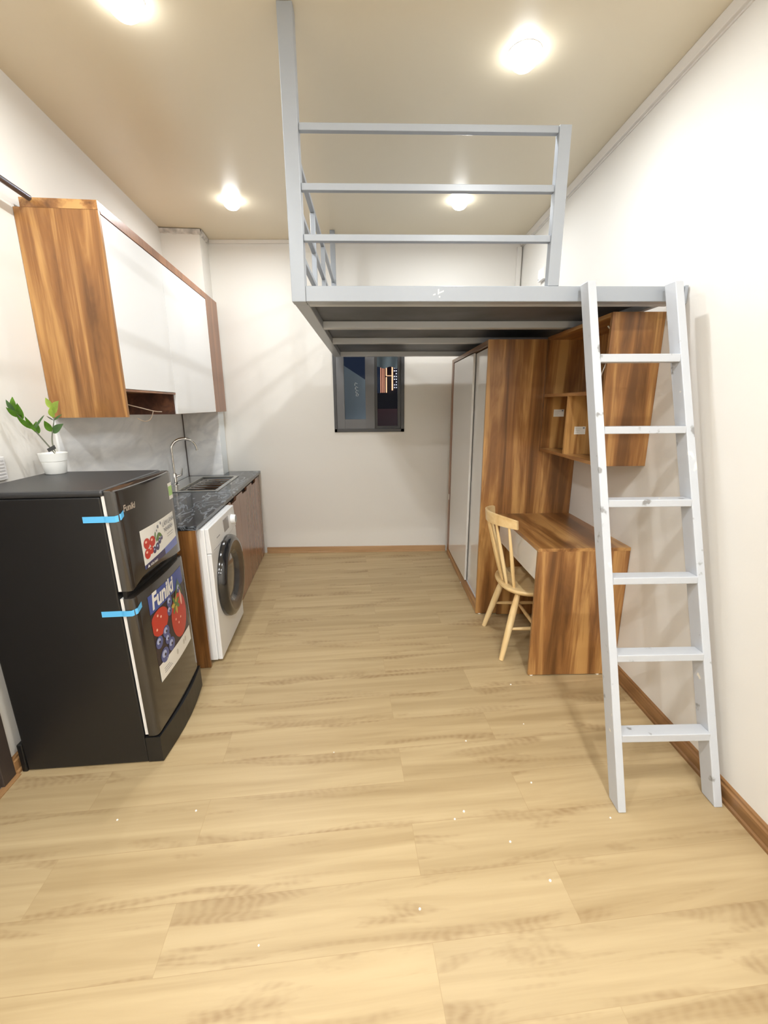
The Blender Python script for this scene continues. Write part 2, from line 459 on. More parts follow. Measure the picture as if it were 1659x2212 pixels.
def tag(o, label, cat, group=None):
    o['label'] = label; o['category'] = cat
    if group: o['group'] = group
    return o
def struct(name, mb, m=None, frame=WORLD, parent=None):
    ob = mb.build(name, m, parent)
    if parent is None:
        if frame is not WORLD:
            wx, wy = frame.world(0, 0)
            ob.location = (wx, wy, 0); ob.rotation_euler = (0, 0, frame.a)
        ob['kind'] = 'structure'
    return ob
def text_into(mb, body, size, fn, m, shear=0.0, bold=0.0, sx=1.0):
    """lay flat lettering into a builder; fn maps (u, v) to a point"""
    cu = bpy.data.curves.new('lettering', 'FONT'); cu.body = body; cu.size = size; cu.shear = shear; cu.offset = bold
    to = bpy.data.objects.new('lettering', cu)
    me = bpy.data.meshes.new_from_object(to)
    i = mb.slot(m)
    vs = [mb.bm.verts.new(fn(v.co.x*sx, v.co.y)) for v in me.vertices]
    for p in me.polygons:
        try:
            f = mb.bm.faces.new([vs[k] for k in p.vertices]); f.material_index = i
        except ValueError: pass
    bpy.data.objects.remove(to); bpy.data.curves.remove(cu); bpy.data.meshes.remove(me)

# ================================================================== the room
T = 0.14
struct('floor', MB().box(-2.6, XR+T, YF-T, D+T, -0.1, 0.0), floor_m)
struct('ceiling', MB().box(-2.6, XR+T, YF-T, D+T, CEIL, CEIL+0.1), ceil_m)
struct('wall_right', MB().box(XR, XR+T, YF-T, D+T, 0, CEIL), wall_m)
struct('wall_left', MB().box(XL-T, XL, -3.6, D+0.35, 0, CEIL), wall_m, LEFT)
struct('wall_front', MB().box(-2.6, XR, YF-T, YF, 0, CEIL), wall_m)
WX0, WX1, WZ0, WZ1 = -0.396, 0.285, 1.240, 2.10
mb = MB()
mb.box(-2.6, WX0, D, D+T, 0, CEIL); mb.box(WX1, XR, D, D+T, 0, CEIL)
mb.box(WX0, WX1, D, D+T, 0, WZ0); mb.box(WX0, WX1, D, D+T, WZ1, CEIL)
struct('wall_back', mb, wall_m)
# boxed-in column in the back left corner
COLX, COLY = -1.462, 4.075
struct('wall_column', MB().box(XL-0.05, COLX, COLY, D+0.3, 0, CEIL), wall_m, LEFT)
# cornices, corner duct, torn plaster round the column top
struct('trim_1', MB().box(XR-0.022, XR, YF, D, CEIL-0.052, CEIL, None, 0.003).box(XR-0.006, XR, YF, D, CEIL-0.060, CEIL-0.052), cornice_m)
struct('trim_2', MB().box(-1.45, XR-0.022, D-0.014, D, CEIL-0.030, CEIL, None, 0.003), cornice_m)
struct('trim_3', MB().box(XR-0.052, XR-0.012, D-0.03, D, 2.0, CEIL-0.06, None, 0.003), wall_m)
mb = MB(); rnd = random.Random(3)
def ragged(mb, p0, p1, out, n=16):
    t = bmesh.new(); rows = []
    for i in range(n+1):
        k = i/n; x = p0[0]+(p1[0]-p0[0])*k; y = p0[1]+(p1[1]-p0[1])*k
        zb = CEIL-0.034-0.010*rnd.random(); o1 = 0.012+0.006*rnd.random()
        rows.append([t.verts.new((x, y, CEIL-0.004)), t.verts.new((x+out[0]*0.022, y+out[1]*0.022, CEIL-0.006)),
                     t.verts.new((x+out[0]*o1, y+out[1]*o1, zb+0.012)), t.verts.new((x, y, zb))])
    for a, b in zip(rows, rows[1:]):
        for k in range(3): t.faces.new((a[k], a[k+1], b[k+1], b[k]))
    mb.merge(t)
ragged(mb, (XL, COLY), (COLX+0.015, COLY), (0, -1)); ragged(mb, (COLX, COLY-0.015), (COLX, D-0.02), (1, 0), 10)
struct('trim_4', mb, plaster_m, LEFT)
# skirting boards: a stepped profile
def skirt(mb, axis, a, b, wall, sgn):
    prof = [(0, 0), (0.020, 0), (0.020, 0.012), (0.014, 0.018), (0.014, 0.060), (0.009, 0.066), (0.009, 0.075), (0, 0.080)]
    if axis == 1: mb.prism([(wall + sgn*p, z) for p, z in prof], 1, a, b)
    else: mb.prism([(wall + sgn*p, z) for p, z in prof], 0, a, b)
mb = MB(); skirt(mb, 1, YF, 2.885, XR, -1); struct('baseboard_right', mb, wood_base_trim_y)
mb = MB(); mb.prism([(D - p, z) for p, z in [(0,0),(0.020,0),(0.020,0.010),(0.013,0.014),(0.013,0.058),(0,0.062)]], 0, -1.14, 0.722)
struct('baseboard_back', mb, wood_base_trim_x)
mb = MB(); skirt(mb, 1, 1.556, 2.24, XL, 1); struct('baseboard_left', mb, wood_base_trim_y, LEFT)
# dark door by the fridge, on the left wall, with a pale threshold strip
dmb = MB().box(XL-0.02, XL+0.012, 1.490, 1.554, 0.0, 2.1, None, 0.002).box(XL-0.02, XL+0.012, 0.60, 0.664, 0.0, 2.1, None, 0.002).box(XL-0.02, XL+0.012, 0.664, 1.490, 2.036, 2.1, None, 0.002)
door = struct('door_1', dmb, door_dark, LEFT)
struct('door_panel', MB().box(XL-0.02, XL+0.004, 0.664, 1.490, 0.012, 2.036), door_dark, LEFT, door)
struct('trim_5', MB().box(XL, XL+0.03, 0.60, 1.556, 0.0, 0.006, None, 0.001), wood_base_trim_y, LEFT)

# window: outer frame, two sashes, two panes
fr = MB(); fy0, fy1 = D-0.012, D+0.07
fr.box(WX0, WX0+0.028, fy0, fy1, WZ0, WZ1, None, 0.002); fr.box(WX1-0.032, WX1, fy0, fy1, WZ0, WZ1, None, 0.002)
fr.box(WX0, WX1, fy0, fy1, WZ0, WZ0+0.032, None, 0.002); fr.box(WX0, WX1, fy0, fy1, WZ1-0.03, WZ1, None, 0.002)
win = struct('window_1', fr, alu_dark)
def sash(x0, x1, y0, l, r, b, name_m):
    s = MB(); y1 = y0+0.03; z0, z1 = WZ0+0.026, WZ1-0.02
    s.box(x0, x0+l, y0, y1, z0, z1, None, 0.003); s.box(x1-r, x1, y0, y1, z0, z1, None, 0.003)
    s.box(x0, x1, y0+0.001, y1-0.001, z0, z0+b, None, 0.003); s.box(x0, x1, y0+0.001, y1-0.001, z1-0.06, z1, None, 0.003)
    o = struct('window_sash', s, name_m, parent=win)
    struct('window_pane', MB().box(x0+l, x1-r, y0+0.013, y0+0.017, z0+b, z1-0.06), glass_m, parent=win)
    return o
sash(WX0+0.022, 0.000, D-0.004, 0.083, 0.090, 0.098, alu_light)
sash(-0.004, WX1-0.024, D+0.028, 0.030, 0.040, 0.030, alu_dark)
# white marks drawn on the left pane
mk = MB()
for (x, z, a) in ((-0.176, 1.690, 0), (-0.172, 1.655, 1), (-0.168, 1.622, 2), (-0.166, 1.592, 3)):
    pts = []
    for k in range(9):
        t_ = k/8*(4.2+a*0.6)
        pts.append((x+0.013*cos(t_)-0.004*k/8, D+0.008-0.002, z+0.012*sin(t_*1.1)+0.006*cos(3*t_)))
    mk.tube(pts, 0.0016, None, 5)
struct('pane_marking', mk, marks_m, parent=win)

# ================================================================== ceiling lamps
dome_m = emit('lamp diffuser glow', (0.95, 0.98, 1.0, 1), DOME_STRENGTH)
trim_m = mat('white lamp trim', srgb(240, 240, 238), 0.4)
def area_light(name, x, y, z, power, parent=None, size=0.07):
    ld = bpy.data.lights.new(name, 'AREA'); ld.shape = 'DISK'; ld.size = size; ld.energy = power; ld.color = LAMP_COLOR
    ob = bpy.data.objects.new(name, ld); COL.objects.link(ob)
    ob.location = (x, y, z)
    if parent: ob.parent = parent; ob.location = Vector((x, y, z)) - parent.location
    return ob
lamps = [(-0.885, 1.96, 'round ceiling lamp at the top left, between upper cabinet and loft post, nearer'),
         (0.6415, 2.19, 'round ceiling lamp above the loft guard rail, the nearer one'),
         (-1.0036, 3.53, 'round ceiling lamp left of the loft post, near the boxed column'),
         (0.6251, 3.52, 'round ceiling lamp above the loft, the farther one seen between guard rails')]
for x, y, lab in lamps:
    t = Thing('ceiling_lamp', lab, 'lamp', WORLD, (x, y, CEIL), 'round ceiling lamps')
    t.part('trim_ring', MB().lathe([(0.062, -0.0005), (0.069, -0.0005), (0.069, -0.002), (0.065, -0.003), (0.062, -0.002)], (x, y, CEIL)), trim_m)
    t.part('diffuser', MB().lathe([(0.0, -0.062), (0.018, -0.060), (0.035, -0.053), (0.049, -0.041), (0.057, -0.026), (0.060, -0.012), (0.061, -0.003)], (x, y, CEIL)), dome_m)  # dome bulges and glows to stand in for lens bloom round a flush lamp
    area_light('lamp_light', x, y, CEIL-0.068, LAMP_POWER, t.o, 0.06)
for x, y, k in ((-0.85, 0.45, 1.0), (0.66, 0.60, 1.0), (-0.75, -0.85, 1.1), (0.62, -0.85, 1.0), (-0.70, -2.3, 1.5), (0.62, -2.3, 1.2)):  # the farthest pair is added for low-angle fill under the loft
    area_light('lamp_light', x, y, CEIL-0.01, BACK_POWER*k)

# ================================================================== upper kitchen cabinet
ux, u1, u2, ub, ut = -1.420, 2.249, 4.2538, 1.447, 2.400
zc = 2.362
t = Thing('wall_cabinet', 'long wall cabinet with walnut ends and glossy white doors above the sink', 'cabinet', LEFT, (XL, (u1+u2)/2, ub))
H0, H1, HZ = u1+0.018, 2.962, 1.585           # the open slot for a hood
body = MB()
body.box(XL+0.002, ux, u1, u1+0.018, ub, zc, wood_z)                       # near end panel
body.box(XL+0.002, ux-0.018, u1+0.018, COLY, zc-0.018, zc, wood_y)         # top board
body.box(XL+0.002, ux-0.018, H1, COLY-0.002, ub, ub+0.018, wood_y)
body.box(XL+0.002, XL+0.010, u1+0.018, COLY-0.002, ub+0.05, zc-0.018, wood_y)
body.box(XL+0.010, ux-0.018, H0, H1, HZ-0.004, HZ+0.014, wood_z)
t.part('carcass', body)
t.part('hood_recess', MB().box(XL+0.010, XL+0.024, H0, H1, ub+0.012, HZ-0.004).box(XL+0.024, ux-0.018, H1-0.006, H1+0.012, ub, HZ-0.004), wood('brown recess board', 1, srgb(74, 48, 40), srgb(98, 64, 50), srgb(124, 82, 60), 5), label='open brown recess for a cooker hood')
t.part('hood_lip', MB().box(ux-0.016, ux-0.002, H0, H1, HZ-0.012, HZ-0.002), wood_trim)
crown = MB().box(XL+0.032, ux+0.001, u1-0.001, u1+0.02, zc, ut, wood_y).box(ux-0.018, ux+0.001, u1+0.02, u2, zc-0.008, ut, wood_trim)
crown.box(XL+0.032, ux-0.018, u1+0.02, COLY-0.002, ut-0.012, ut, wood_y)
t.part('crown_board', crown)
d1 = MB().box(ux-0.017, ux-0.0005, H0+0.002, H1-0.001, HZ, zc-0.012, None, 0.001)
d2 = MB().box(ux-0.017, ux-0.0005, H1+0.002, 3.900, ub+0.002, zc-0.012, None, 0.001)
t.part('door', d1, white_gloss); t.part('door', d2, white_gloss)
t.part('filler_strip', MB().box(ux-0.020, ux+0.001, 3.902, u2, ub, zc-0.008), wood_trim, label='pale walnut filler strip in front of the column')

# loose wire hanging from the recess
w0 = Vector((XL+0.20, H0+0.05, 1.565))
pts = [w0 + Vector((0.0, 0.0, 0.0)), w0+Vector((0.03, 0.16, -0.045)), w0+Vector((0.06, 0.33, -0.075)), w0+Vector((0.08, 0.46, -0.095)), w0+Vector((0.085, 0.56, -0.10))]
pts2 = [w0+Vector((0.08, 0.44, -0.095)), w0+Vector((0.083, 0.41, -0.12)), w0+Vector((0.085, 0.36, -0.145)), w0+Vector((0.082, 0.29, -0.15)), w0+Vector((0.078, 0.22, -0.132))]
t = Thing('loose_wire', 'pale loose wire dangling out of the brown cabinet recess', 'wire', LEFT, tuple(w0))
def smooth_path(p, n=6):
    out = []
    for i in range(len(p)-1):
        p0 = p[max(i-1, 0)]; p1 = p[i]; p2 = p[i+1]; p3 = p[min(i+2, len(p)-1)]
        for k in range(n):
            u = k/n
            out.append(0.5*((2*p1)+(p2-p0)*u+(2*p0-5*p1+4*p2-p3)*u*u+(3*p1-p0-3*p2+p3)*u**3))
    out.append(p[-1]); return out
t.part('wire', MB().tube(smooth_path(pts), 0.0028, None, 6), wire_m)
t.part('wire', MB().tube(smooth_path(pts2), 0.0025, None, 6), wire_m)

# grey pipe along the left wall into the cabinet top
t = Thing('wall_pipe', 'thin grey metal pipe running along the left wall into the cabinet top', 'pipe', LEFT, (XL+0.075, 1.9, 2.405))
t.part('tube', MB().tube([(XL+0.075, 2.249, 2.398), (XL+0.075, 1.0, 2.405), (XL+0.075, -0.4, 2.41)], 0.0125, None, 14), pipe_m)
for yy in (0.1, 1.2): t.part('bracket', MB().tube([(XL, yy, 2.405), (XL+0.075, yy, 2.405)], 0.008, None, 8), pipe_m)

# ================================================================== base cabinet, counter, sink, tap, splashback
k1, kx, kz = 2.246, -1.151, 0.8685
t = Thing('base_cabinet', 'walnut kitchen base cabinet with plain doors beside the washing machine', 'cabinet', LEFT, (-1.45, 3.3, 0))
t.part('end_panel', MB().box(XL+0.02, kx-0.010, k1, k1+0.018, 0.003, kz-0.025), wood_z)
ca = MB().box(XL+0.02, kx-0.033, 2.945, 2.963, 0.0, kz-0.03).box(XL+0.02, XL+0.03, k1+0.02, 4.07, 0.1, kz-0.03).box(XL+0.03, kx-0.033, 2.963, COLY-0.002, 0.06, 0.078)
t.part('carcass', ca, wood_z)
DX0, DX1 = kx-0.032, kx-0.014
seams = [2.947, 3.345, 3.745, 4.150]
for a, b in zip(seams, seams[1:]):
    # each door has a shallow finger notch cut into its top edge
    z1 = kz-0.045; c = a + (b-a)*0.52; hw = 0.10
    poly = [(a+0.0015, 0.004), (b-0.0015, 0.004), (b-0.0015, z1), (c+hw, z1), (c+hw-0.02, z1-0.026), (c-hw+0.02, z1-0.026), (c-hw, z1), (a+0.0015, z1)]
    t.part('door', MB().prism([(y, z) for y, z in poly], 0, DX0, DX1), wood_base)
t.part('filler_strip', MB().box(DX0, DX1, 4.152, D-0.03, 0.004, kz-0.045), wood_base)
t.part('finger_channel', MB().box(DX0-0.02, DX0-0.002, 2.947, D-0.03, kz-0.10, kz-0.027), dark_gap)
t.part('front_rail', MB().box(DX0-0.002, DX1-0.006, 2.947, D-0.03, kz-0.039, kz-0.026), wood_base)

SX0, SX1, SY0, SY1 = -1.738, -1.292, 3.235, 3.965
cm = MB()
cm.box(XL+0.012, kx, k1-0.004, SY0+0.01, kz-0.024, kz, None, 0.002); cm.box(SX1-0.01, kx, SY0+0.01, D-0.012, kz-0.024, kz, None, 0.0)
cm.box(XL+0.012, SX0+0.01, SY0+0.01, SY1-0.01, kz-0.024, kz); cm.box(XL+0.012, SX1-0.01, SY1-0.01, COLY-0.012, kz-0.024, kz)
cm.box(COLX+0.012, SX1-0.01, COLY-0.012, D-0.012, kz-0.024, kz)
tag(struct('countertop', cm, counter_m, LEFT), 'glossy black marble countertop with pale veins along the left wall', 'countertop')
ct = bpy.data.objects['countertop']; del ct['kind']

t = Thing('kitchen_sink', 'stainless steel single bowl sink set in the black countertop', 'sink', LEFT, ((SX0+SX1)/2, (SY0+SY1)/2, kz))
rm = MB(); z0, z1 = kz+0.0005, kz+0.006
BX0, BX1, BY0, BY1 = SX0+0.135, SX1-0.030, SY0+0.035, SY1-0.030
rm.box(SX0, BX0, SY0, SY1, z0, z1, None, 0.001); rm.box(BX1, SX1, SY0, SY1, z0, z1, None, 0.001)
rm.box(BX0, BX1, SY0, BY0, z0, z1, None, 0.001); rm.box(BX0, BX1, BY1, SY1, z0, z1, None, 0.001)
t.part('rim', rm, steel)
bw = MB(); zb = kz-0.19; th = 0.004
bw.box(BX0, BX1, BY0, BY1, zb, zb+th)
bw.box(BX0, BX0+th, BY0, BY1, zb+th, z0); bw.box(BX1-th, BX1, BY0, BY1, zb+th, z0)
bw.box(BX0+th, BX1-th, BY0, BY0+th, zb+th, z0); bw.box(BX0+th, BX1-th, BY1-th, BY1, zb+th, z0)
t.part('bowl', bw, dark_steel)
dr = MB().lathe([(0, 0.002), (0.03, 0.002), (0.045, 0.004), (0.048, 0.0)], ((BX0+BX1)/2, (BY0+BY1)/2, zb+th), 'Z', None, 24)
t.part('drain', dr, chrome)
rk = MB(); RY0, RY1 = BY0+0.08, BY1-0.04
for k in range(6):
    yy = RY0+0.02+k*(RY1-RY0-0.04)/5
    rk.tube([(BX0+0.014, yy, kz-0.018), (BX1-0.014, yy, kz-0.018)], 0.009, None, 8)  # bars set to mimic the bright reflection lines in the bowl
rk.tube([(BX0+0.012, RY0, kz-0.022), (BX0+0.012, RY1, kz-0.022)], 0.006, None, 8)
rk.tube([(BX1-0.012, RY0, kz-0.022), (BX1-0.012, RY1, kz-0.022)], 0.006, None, 8)
t = Thing('drying_rack', 'small steel bar rack lying across the sink bowl', 'rack', LEFT, ((BX0+BX1)/2, (BY0+BY1)/2, kz-0.035))
t.part('bars', rk, chrome)

fx, fy = -1.690, 3.50
t = Thing('kitchen_tap', 'tall chrome gooseneck tap standing behind the sink', 'tap', LEFT, (fx, fy, kz+0.006))
zt = kz+0.0065
t.part('tap_base', MB().lathe([(0, 0), (0.027, 0), (0.027, 0.006), (0.021, 0.012), (0.021, 0.095), (0.016, 0.105), (0, 0.105)], (fx, fy, zt), 'Z', None, 24), chrome)
arc = [Vector((fx, fy, zt+0.10)), Vector((fx, fy, zt+0.20)), Vector((fx, fy, 1.165))]
R = 0.080
for k in range(1, 13):
    a = pi*k/13*1.02
    arc.append(Vector((fx + R - R*cos(a), fy+0.10*(1-cos(a))/2, 1.165 + R*1.0*sin(a))))
arc.append(Vector((fx+2*R+0.004, fy+0.103, 1.148)))
t.part('spout', MB().tube(arc, 0.0115, None, 14), chrome)
t.part('lever', MB().tube([(fx+0.018, fy, zt+0.075), (fx+0.05, fy+0.01, zt+0.085), (fx+0.062, fy+0.012, zt+0.14)], [0.011, 0.009, 0.006], None, 10), chrome)

t = Thing('splashback', 'long white marble splashback panel on the left wall behind the tap', 'splashback', LEFT, (XL+0.0005, 3.2, kz))
t.part('panel', MB().box(XL+0.0005, XL+0.011, k1, COLY-0.013, kz+0.0005, ub-0.002), splash_m)
tag(struct('column_panel', MB().box(XL+0.017, COLX+0.011, COLY-0.011, COLY-0.0002, kz+0.0005, ub-0.002), splash_m, LEFT), 'narrow white splashback panel facing the room on the column beyond the sink', 'splashback')
tag(struct('filler_panel', MB().box(COLX+0.0002, COLX+0.011, COLY+0.0005, D-0.045, kz+0.0005, ub+0.0), mat('pale blue white panel', srgb(230, 236, 240), 0.3), LEFT), 'pale bluish white strip panel on the column side, next to the back wall', 'panel')
tag(struct('joint_strip', MB().box(XL+0.0115, XL+0.017, COLY-0.022, COLY-0.0115, kz+0.0005, ub-0.004), mat('dark joint', srgb(96, 88, 86), 0.7), LEFT), 'dark vertical joint strip between the two marble splashback panels', 'joint')
for ob in COL.objects:
    if ob.name.split('.')[0] in ('splashback', 'column_panel', 'filler_panel', 'joint_strip') and 'kind' in ob: del ob['kind']

# ================================================================== washing machine
wx, w1, w2, wz = -1.1035, 2.298, 2.906, 0.835
wb = -1.62
t = Thing('washing_machine', 'white front loading washing machine under the black countertop', 'washing machine', LEFT, (-1.35, (w1+w2)/2, 0))
fz = 0.016
t.part('body', MB().box(wb, wx-0.028, w1, w2, fz, wz, None, 0.006), white_plastic)
t.part('front_panel', MB().box(wx-0.0275, wx-0.002, w1+0.002, w2-0.002, fz+0.002, wz-0.150, None, 0.005), white_plastic)
cp = MB().hexa([(wx-0.0275, w1+0.002, wz-0.147), (wx+0.001, w1+0.002, wz-0.147), (wx+0.001, w2-0.002, wz-0.147), (wx-0.0275, w2-0.002, wz-0.147),
               (wx-0.0275, w1+0.002, wz-0.001), (wx-0.006, w1+0.002, wz-0.001), (wx-0.006, w2-0.002, wz-0.001), (wx-0.0275, w2-0.002, wz-0.001)], None, 0.004)
cp_o = t.part('control_panel', cp, white_plastic)
def cpx(z): return wx+0.001 - 0.007*(z-(wz-0.147))/0.146
t.part('display', MB().box(cpx(wz-0.08)-0.01, cpx(wz-0.08)+0.0015, w1+0.305, w1+0.425, wz-0.112, wz-0.032, None, 0.001), display_m, cp_o)
yk, zk = w1+0.505, wz-0.075
t.part('dial', MB().lathe([(0, 0.030), (0.026, 0.030), (0.030, 0.026), (0.032, 0.0)], (cpx(zk), yk, zk), 'X', None, 28), white_plastic, cp_o)
t.part('dial_face', MB().lathe([(0, 0.031), (0.024, 0.031), (0.024, 0.0301)], (cpx(zk), yk, zk), 'X', None, 28), line_m, cp_o, 'grey programme dial face')
t.part('drawer_line', MB().box(wx-0.001, wx+0.0018, w1+0.05, w1+0.27, wz-0.142, wz-0.139).box(cpx(wz-0.09), cpx(wz-0.09)+0.0012, w1+0.13, w1+0.20, wz-0.096, wz-0.088), line_m, cp_o)
yc, zcn = (w1+w2)/2+0.005, 0.440
ring = MB().lathe([(0.262, 0.0), (0.262, 0.020), (0.252, 0.040), (0.236, 0.050), (0.222, 0.050)], (wx-0.002, yc, zcn), 'X', washer_ring, 64)
dr_o = t.part('door', ring)
t.part('door_trim', MB().lathe([(0.222, 0.0502), (0.190, 0.044), (0.166, 0.030)], (wx-0.002, yc, zcn), 'X', washer_face, 64), None, dr_o, 'brushed bronze inner rim')
t.part('door_glass', MB().lathe([(0.1665, 0.0305), (0.150, 0.012), (0.10, 0.020), (0.0, 0.024)], (wx-0.002, yc, zcn), 'X', washer_glass, 48), None, dr_o)
for yy in (w1+0.05, w2-0.05):
    for xx in (wb+0.06, wx-0.08):
        t.part('foot', MB().lathe([(0, 0.0), (0.022, 0.0), (0.022, 0.010), (0.012, 0.012), (0.012, fz+0.002), (0, fz+0.002)], (xx, yy, 0.0), 'Z', None, 16), black_plastic)

# ================================================================== fridge
t = Thing('refrigerator', 'black two door refrigerator with fruit stickers and blue tape', 'refrigerator', FRIDGE, (-0.28, 0.26, 0))
FW_, FTOP, LEAN = 0.522, 1.202, 0.018
def lean(mb):
    for v in mb.bm.verts: v.co.x -= LEAN*max(0.0, v.co.z-0.13)
    return mb
bd = MB().box(-0.553, -0.062, 0.0, FW_, 0.004, FTOP-0.026, None, 0.005)
t.part('body', lean(bd), black_side)
tp = MB().box(-0.555, -0.048, -0.001, FW_+0.001, FTOP-0.0255, FTOP, None, 0.010)
t.part('top_cover', lean(tp), black_top)
# bowed plinth with a step in front of the doors
pl = []
for k in range(13):
    y = FW_*k/12
    pl.append((0.000 + 0.020*sin(pi*k/12), y))
plm = MB().prism([(-0.0615, 0.0)] + pl + [(-0.0615, FW_)], 2, 0.004, 0.126)
t.part('plinth', plm, black_side)
t.part('rear_foot', MB().box(-0.575, -0.5535, -0.004, 0.06, 0.001, 0.135, None, 0.004), black_plastic)
GX0, GX1 = -0.060, -0.046
UZ0, UZ1 = 0.800, FTOP-0.003
LZ0, LZ1 = 0.134, 0.772
t.part('door_gasket', lean(MB().box(GX0, GX1, 0.006, FW_-0.006, UZ0-0.002, UZ1-0.02)), gasket_m)
t.part('door_gasket', lean(MB().box(GX0, GX1, 0.006, FW_-0.006, LZ0+0.004, LZ1-0.006)), gasket_m)
def front_x(y):
    k = max(0.0, min(1.0, y/FW_))
    return -0.006 + 0.014*sin(pi*k)
def door_mesh(zbot, ztop):
    prof = [(-0.045, 0.0), (-0.022, 0.0), (-0.012, 0.003), (-0.0065, 0.010)]
    n = 22
    for k in range(1, n):
        y = 0.010 + (FW_-0.020)*k/n; prof.append((front_x(y), y))
    prof += [(-0.0065, FW_-0.010), (-0.012, FW_-0.003), (-0.022, FW_), (-0.045, FW_)]
    mb = MB(); tb = bmesh.new()
    lo = [tb.verts.new((x, y, zbot(y))) for x, y in prof]
    md = [tb.verts.new((x, y, ztop(y)-0.012)) for x, y in prof]
    hi = [tb.verts.new((min(x, x-0.003 if x > -0.04 else x), y, ztop(y)-0.004)) for x, y in prof]
    h2 = [tb.verts.new((x-0.012 if x > -0.03 else x, min(max(y, 0.006), FW_-0.006), ztop(y))) for x, y in prof]
    N = len(prof)
    for A, B in ((lo, md), (md, hi), (hi, h2)):
        for i in range(N):
            j = (i+1) % N
            f = tb.faces.new((A[i], A[j], B[j], B[i]))
    tb.faces.new(lo[::-1]); tb.faces.new(h2)
    bmesh.ops.recalc_face_normals(tb, faces=tb.faces)
    mb.merge(tb, fridge_door_m, True)
    return lean(mb)
def grip(y):
    k = max(0.0, min(1.0, (y-0.015)/(FW_-0.05)))
    return 0.034*sin(pi*k**0.60)**1.5
ud = t.part('upper_door', door_mesh(lambda y: UZ0+grip(y), lambda y: UZ1))
ld_ = t.part('lower_door', door_mesh(lambda y: LZ0, lambda y: LZ1))
gp = MB()
gp.box(-0.045, -0.030, 0.004, FW_-0.004, LZ1-0.001, UZ0+0.045)
t.part('handle_recess', lean(gp), black_plastic, None, 'black finger recess between the two doors')
t.part('grey_edge', lean(MB().box(-0.042, -0.018, FW_+0.0005, FW_+0.006, LZ0+0.03, LZ1-0.01)), grey_side_m, ld_, 'grey strip along the far edge of the lower door')

def on_front(off):
    """maps (u = distance from near door edge, z) to the bowed, leaning door front"""
    def f(u, z):
        return (front_x(u) + off - LEAN*max(0.0, z-0.13), u, z)
    return f
def strip_poly(mb, poly, off, m, nsub=10):
    """fill a horizontal-ish polygon given as (u0,u1, zlo(u), zhi(u)) column strips"""
    u0, u1, zl, zh = poly
    f = on_front(off); i = mb.slot(m); prev = None
    for k in range(nsub+1):
        u = u0+(u1-u0)*k/nsub
        a = mb.bm.verts.new(f(u, zl(u))); b = mb.bm.verts.new(f(u, zh(u)))
        if prev:
            fc = mb.bm.faces.new((prev[0], a, b, prev[1])); fc.material_index = i
        prev = (a, b)
def C_(v): return lambda u: v
# ---- upper sticker
U0, U1, SZ0, SZ1 = 0.112, 0.462, 0.862, 1.010
st = MB(); e = 0.0006
strip_poly(st, (U0, U1, C_(SZ0), C_(SZ1)), e, print_white)
strip_poly(st, (U0+0.0, U1, lambda u: SZ0-0.016, lambda u: SZ0+0.024*max(0, (u-U0)/(U1-U0))**0.9), 2*e, print_lav)
strip_poly(st, (U0+0.004, U0+0.19, lambda u: SZ0-0.016, lambda u: SZ0+0.022*max(0, (u-U0)/(U1-U0))**0.9), 2.5*e, mat('sticker navy print', srgb(62, 56, 92), 0.3))
F = on_front(3*e); F4 = on_front(4*e); F5 = on_front(5*e)
for (u, z, r) in ((0.150, 0.946, 0.025), (0.198, 0.942, 0.025), (0.146, 0.903, 0.024), (0.178, 0.908, 0.018)):
    st.quad_disc(F, u, z, r, r*0.9, print_red)
    st.quad_disc(F4, u-0.006, z+0.008, r*0.32, r*0.22, print_pink)
for (u, z, r) in ((0.205, 0.900, 0.015), (0.236, 0.906, 0.017), (0.262, 0.924, 0.014), (0.286, 0.932, 0.011)):
    st.quad_disc(F, u, z, r, r, mat('sticker plum print', srgb(78, 70, 104), 0.3)); st.quad_disc(F4, u-0.003, z+0.004, r*0.35, r*0.3, print_berry_hi)
for (u, z, rx, ry, a) in ((0.246, 0.944, 0.022, 0.009, 0.7), (0.270, 0.950, 0.020, 0.008, -0.5), (0.226, 0.958, 0.016, 0.005, 1.2)):
    st.quad_disc(F5, u, z, rx, ry, print_green, 14, a)
for (u, z, r) in ((0.262, 0.988, 0.006), (0.292, 0.996, 0.005), (0.245, 0.975, 0.004)): st.quad_disc(F5, u, z, r, r*1.4, print_grey, 10)
def lay(u0, z0, off):
    f = on_front(off); return lambda a, b: f(u0+a, z0+b)
text_into(st, 'LÀM LẠNH', 0.030, lay(0.310, 0.972, 4*e), print_grey)
text_into(st, 'NHANH', 0.030, lay(0.322, 0.943, 4*e), print_grey)
for k, (a, b) in enumerate(((0.35, 0.43), (0.35, 0.42))):
    strip_poly(st, (a, b, C_(0.926-0.011*k), C_(0.929-0.011*k)), 3*e, mat('sticker fine line', srgb(176, 174, 172), 0.5))
st.flat([on_front(5*e)(*q) for q in ((0.126, 0.848), (0.146, 0.848), (0.136, 0.860))], print_white)
text_into(st, 'HÒA PHÁT', 0.013, lay(0.152, 0.848, 5*e), print_white, 0.0, 0.0003)
t.part('fruit_sticker', st, None, ud, 'white sticker with red fruit and grey lettering')
# ---- lower sticker
L0, L1, PZ0, PZ1 = 0.088, 0.455, 0.330, 0.732
lo = MB()
strip_poly(lo, (L0, L1, C_(PZ0+0.07), C_(PZ1)), e, print_dark)
strip_poly(lo, (L0, L1, lambda u: PZ1-0.082, C_(PZ1)), 2*e, print_blue)
strip_poly(lo, (L0, L1, C_(PZ0), lambda u: PZ0+0.078), 3*e, print_white)
text_into(lo, 'Funiki', 0.098, lay(L0+0.020, PZ1-0.068, 3*e), print_white, 0.18, 0.0035, 0.92)
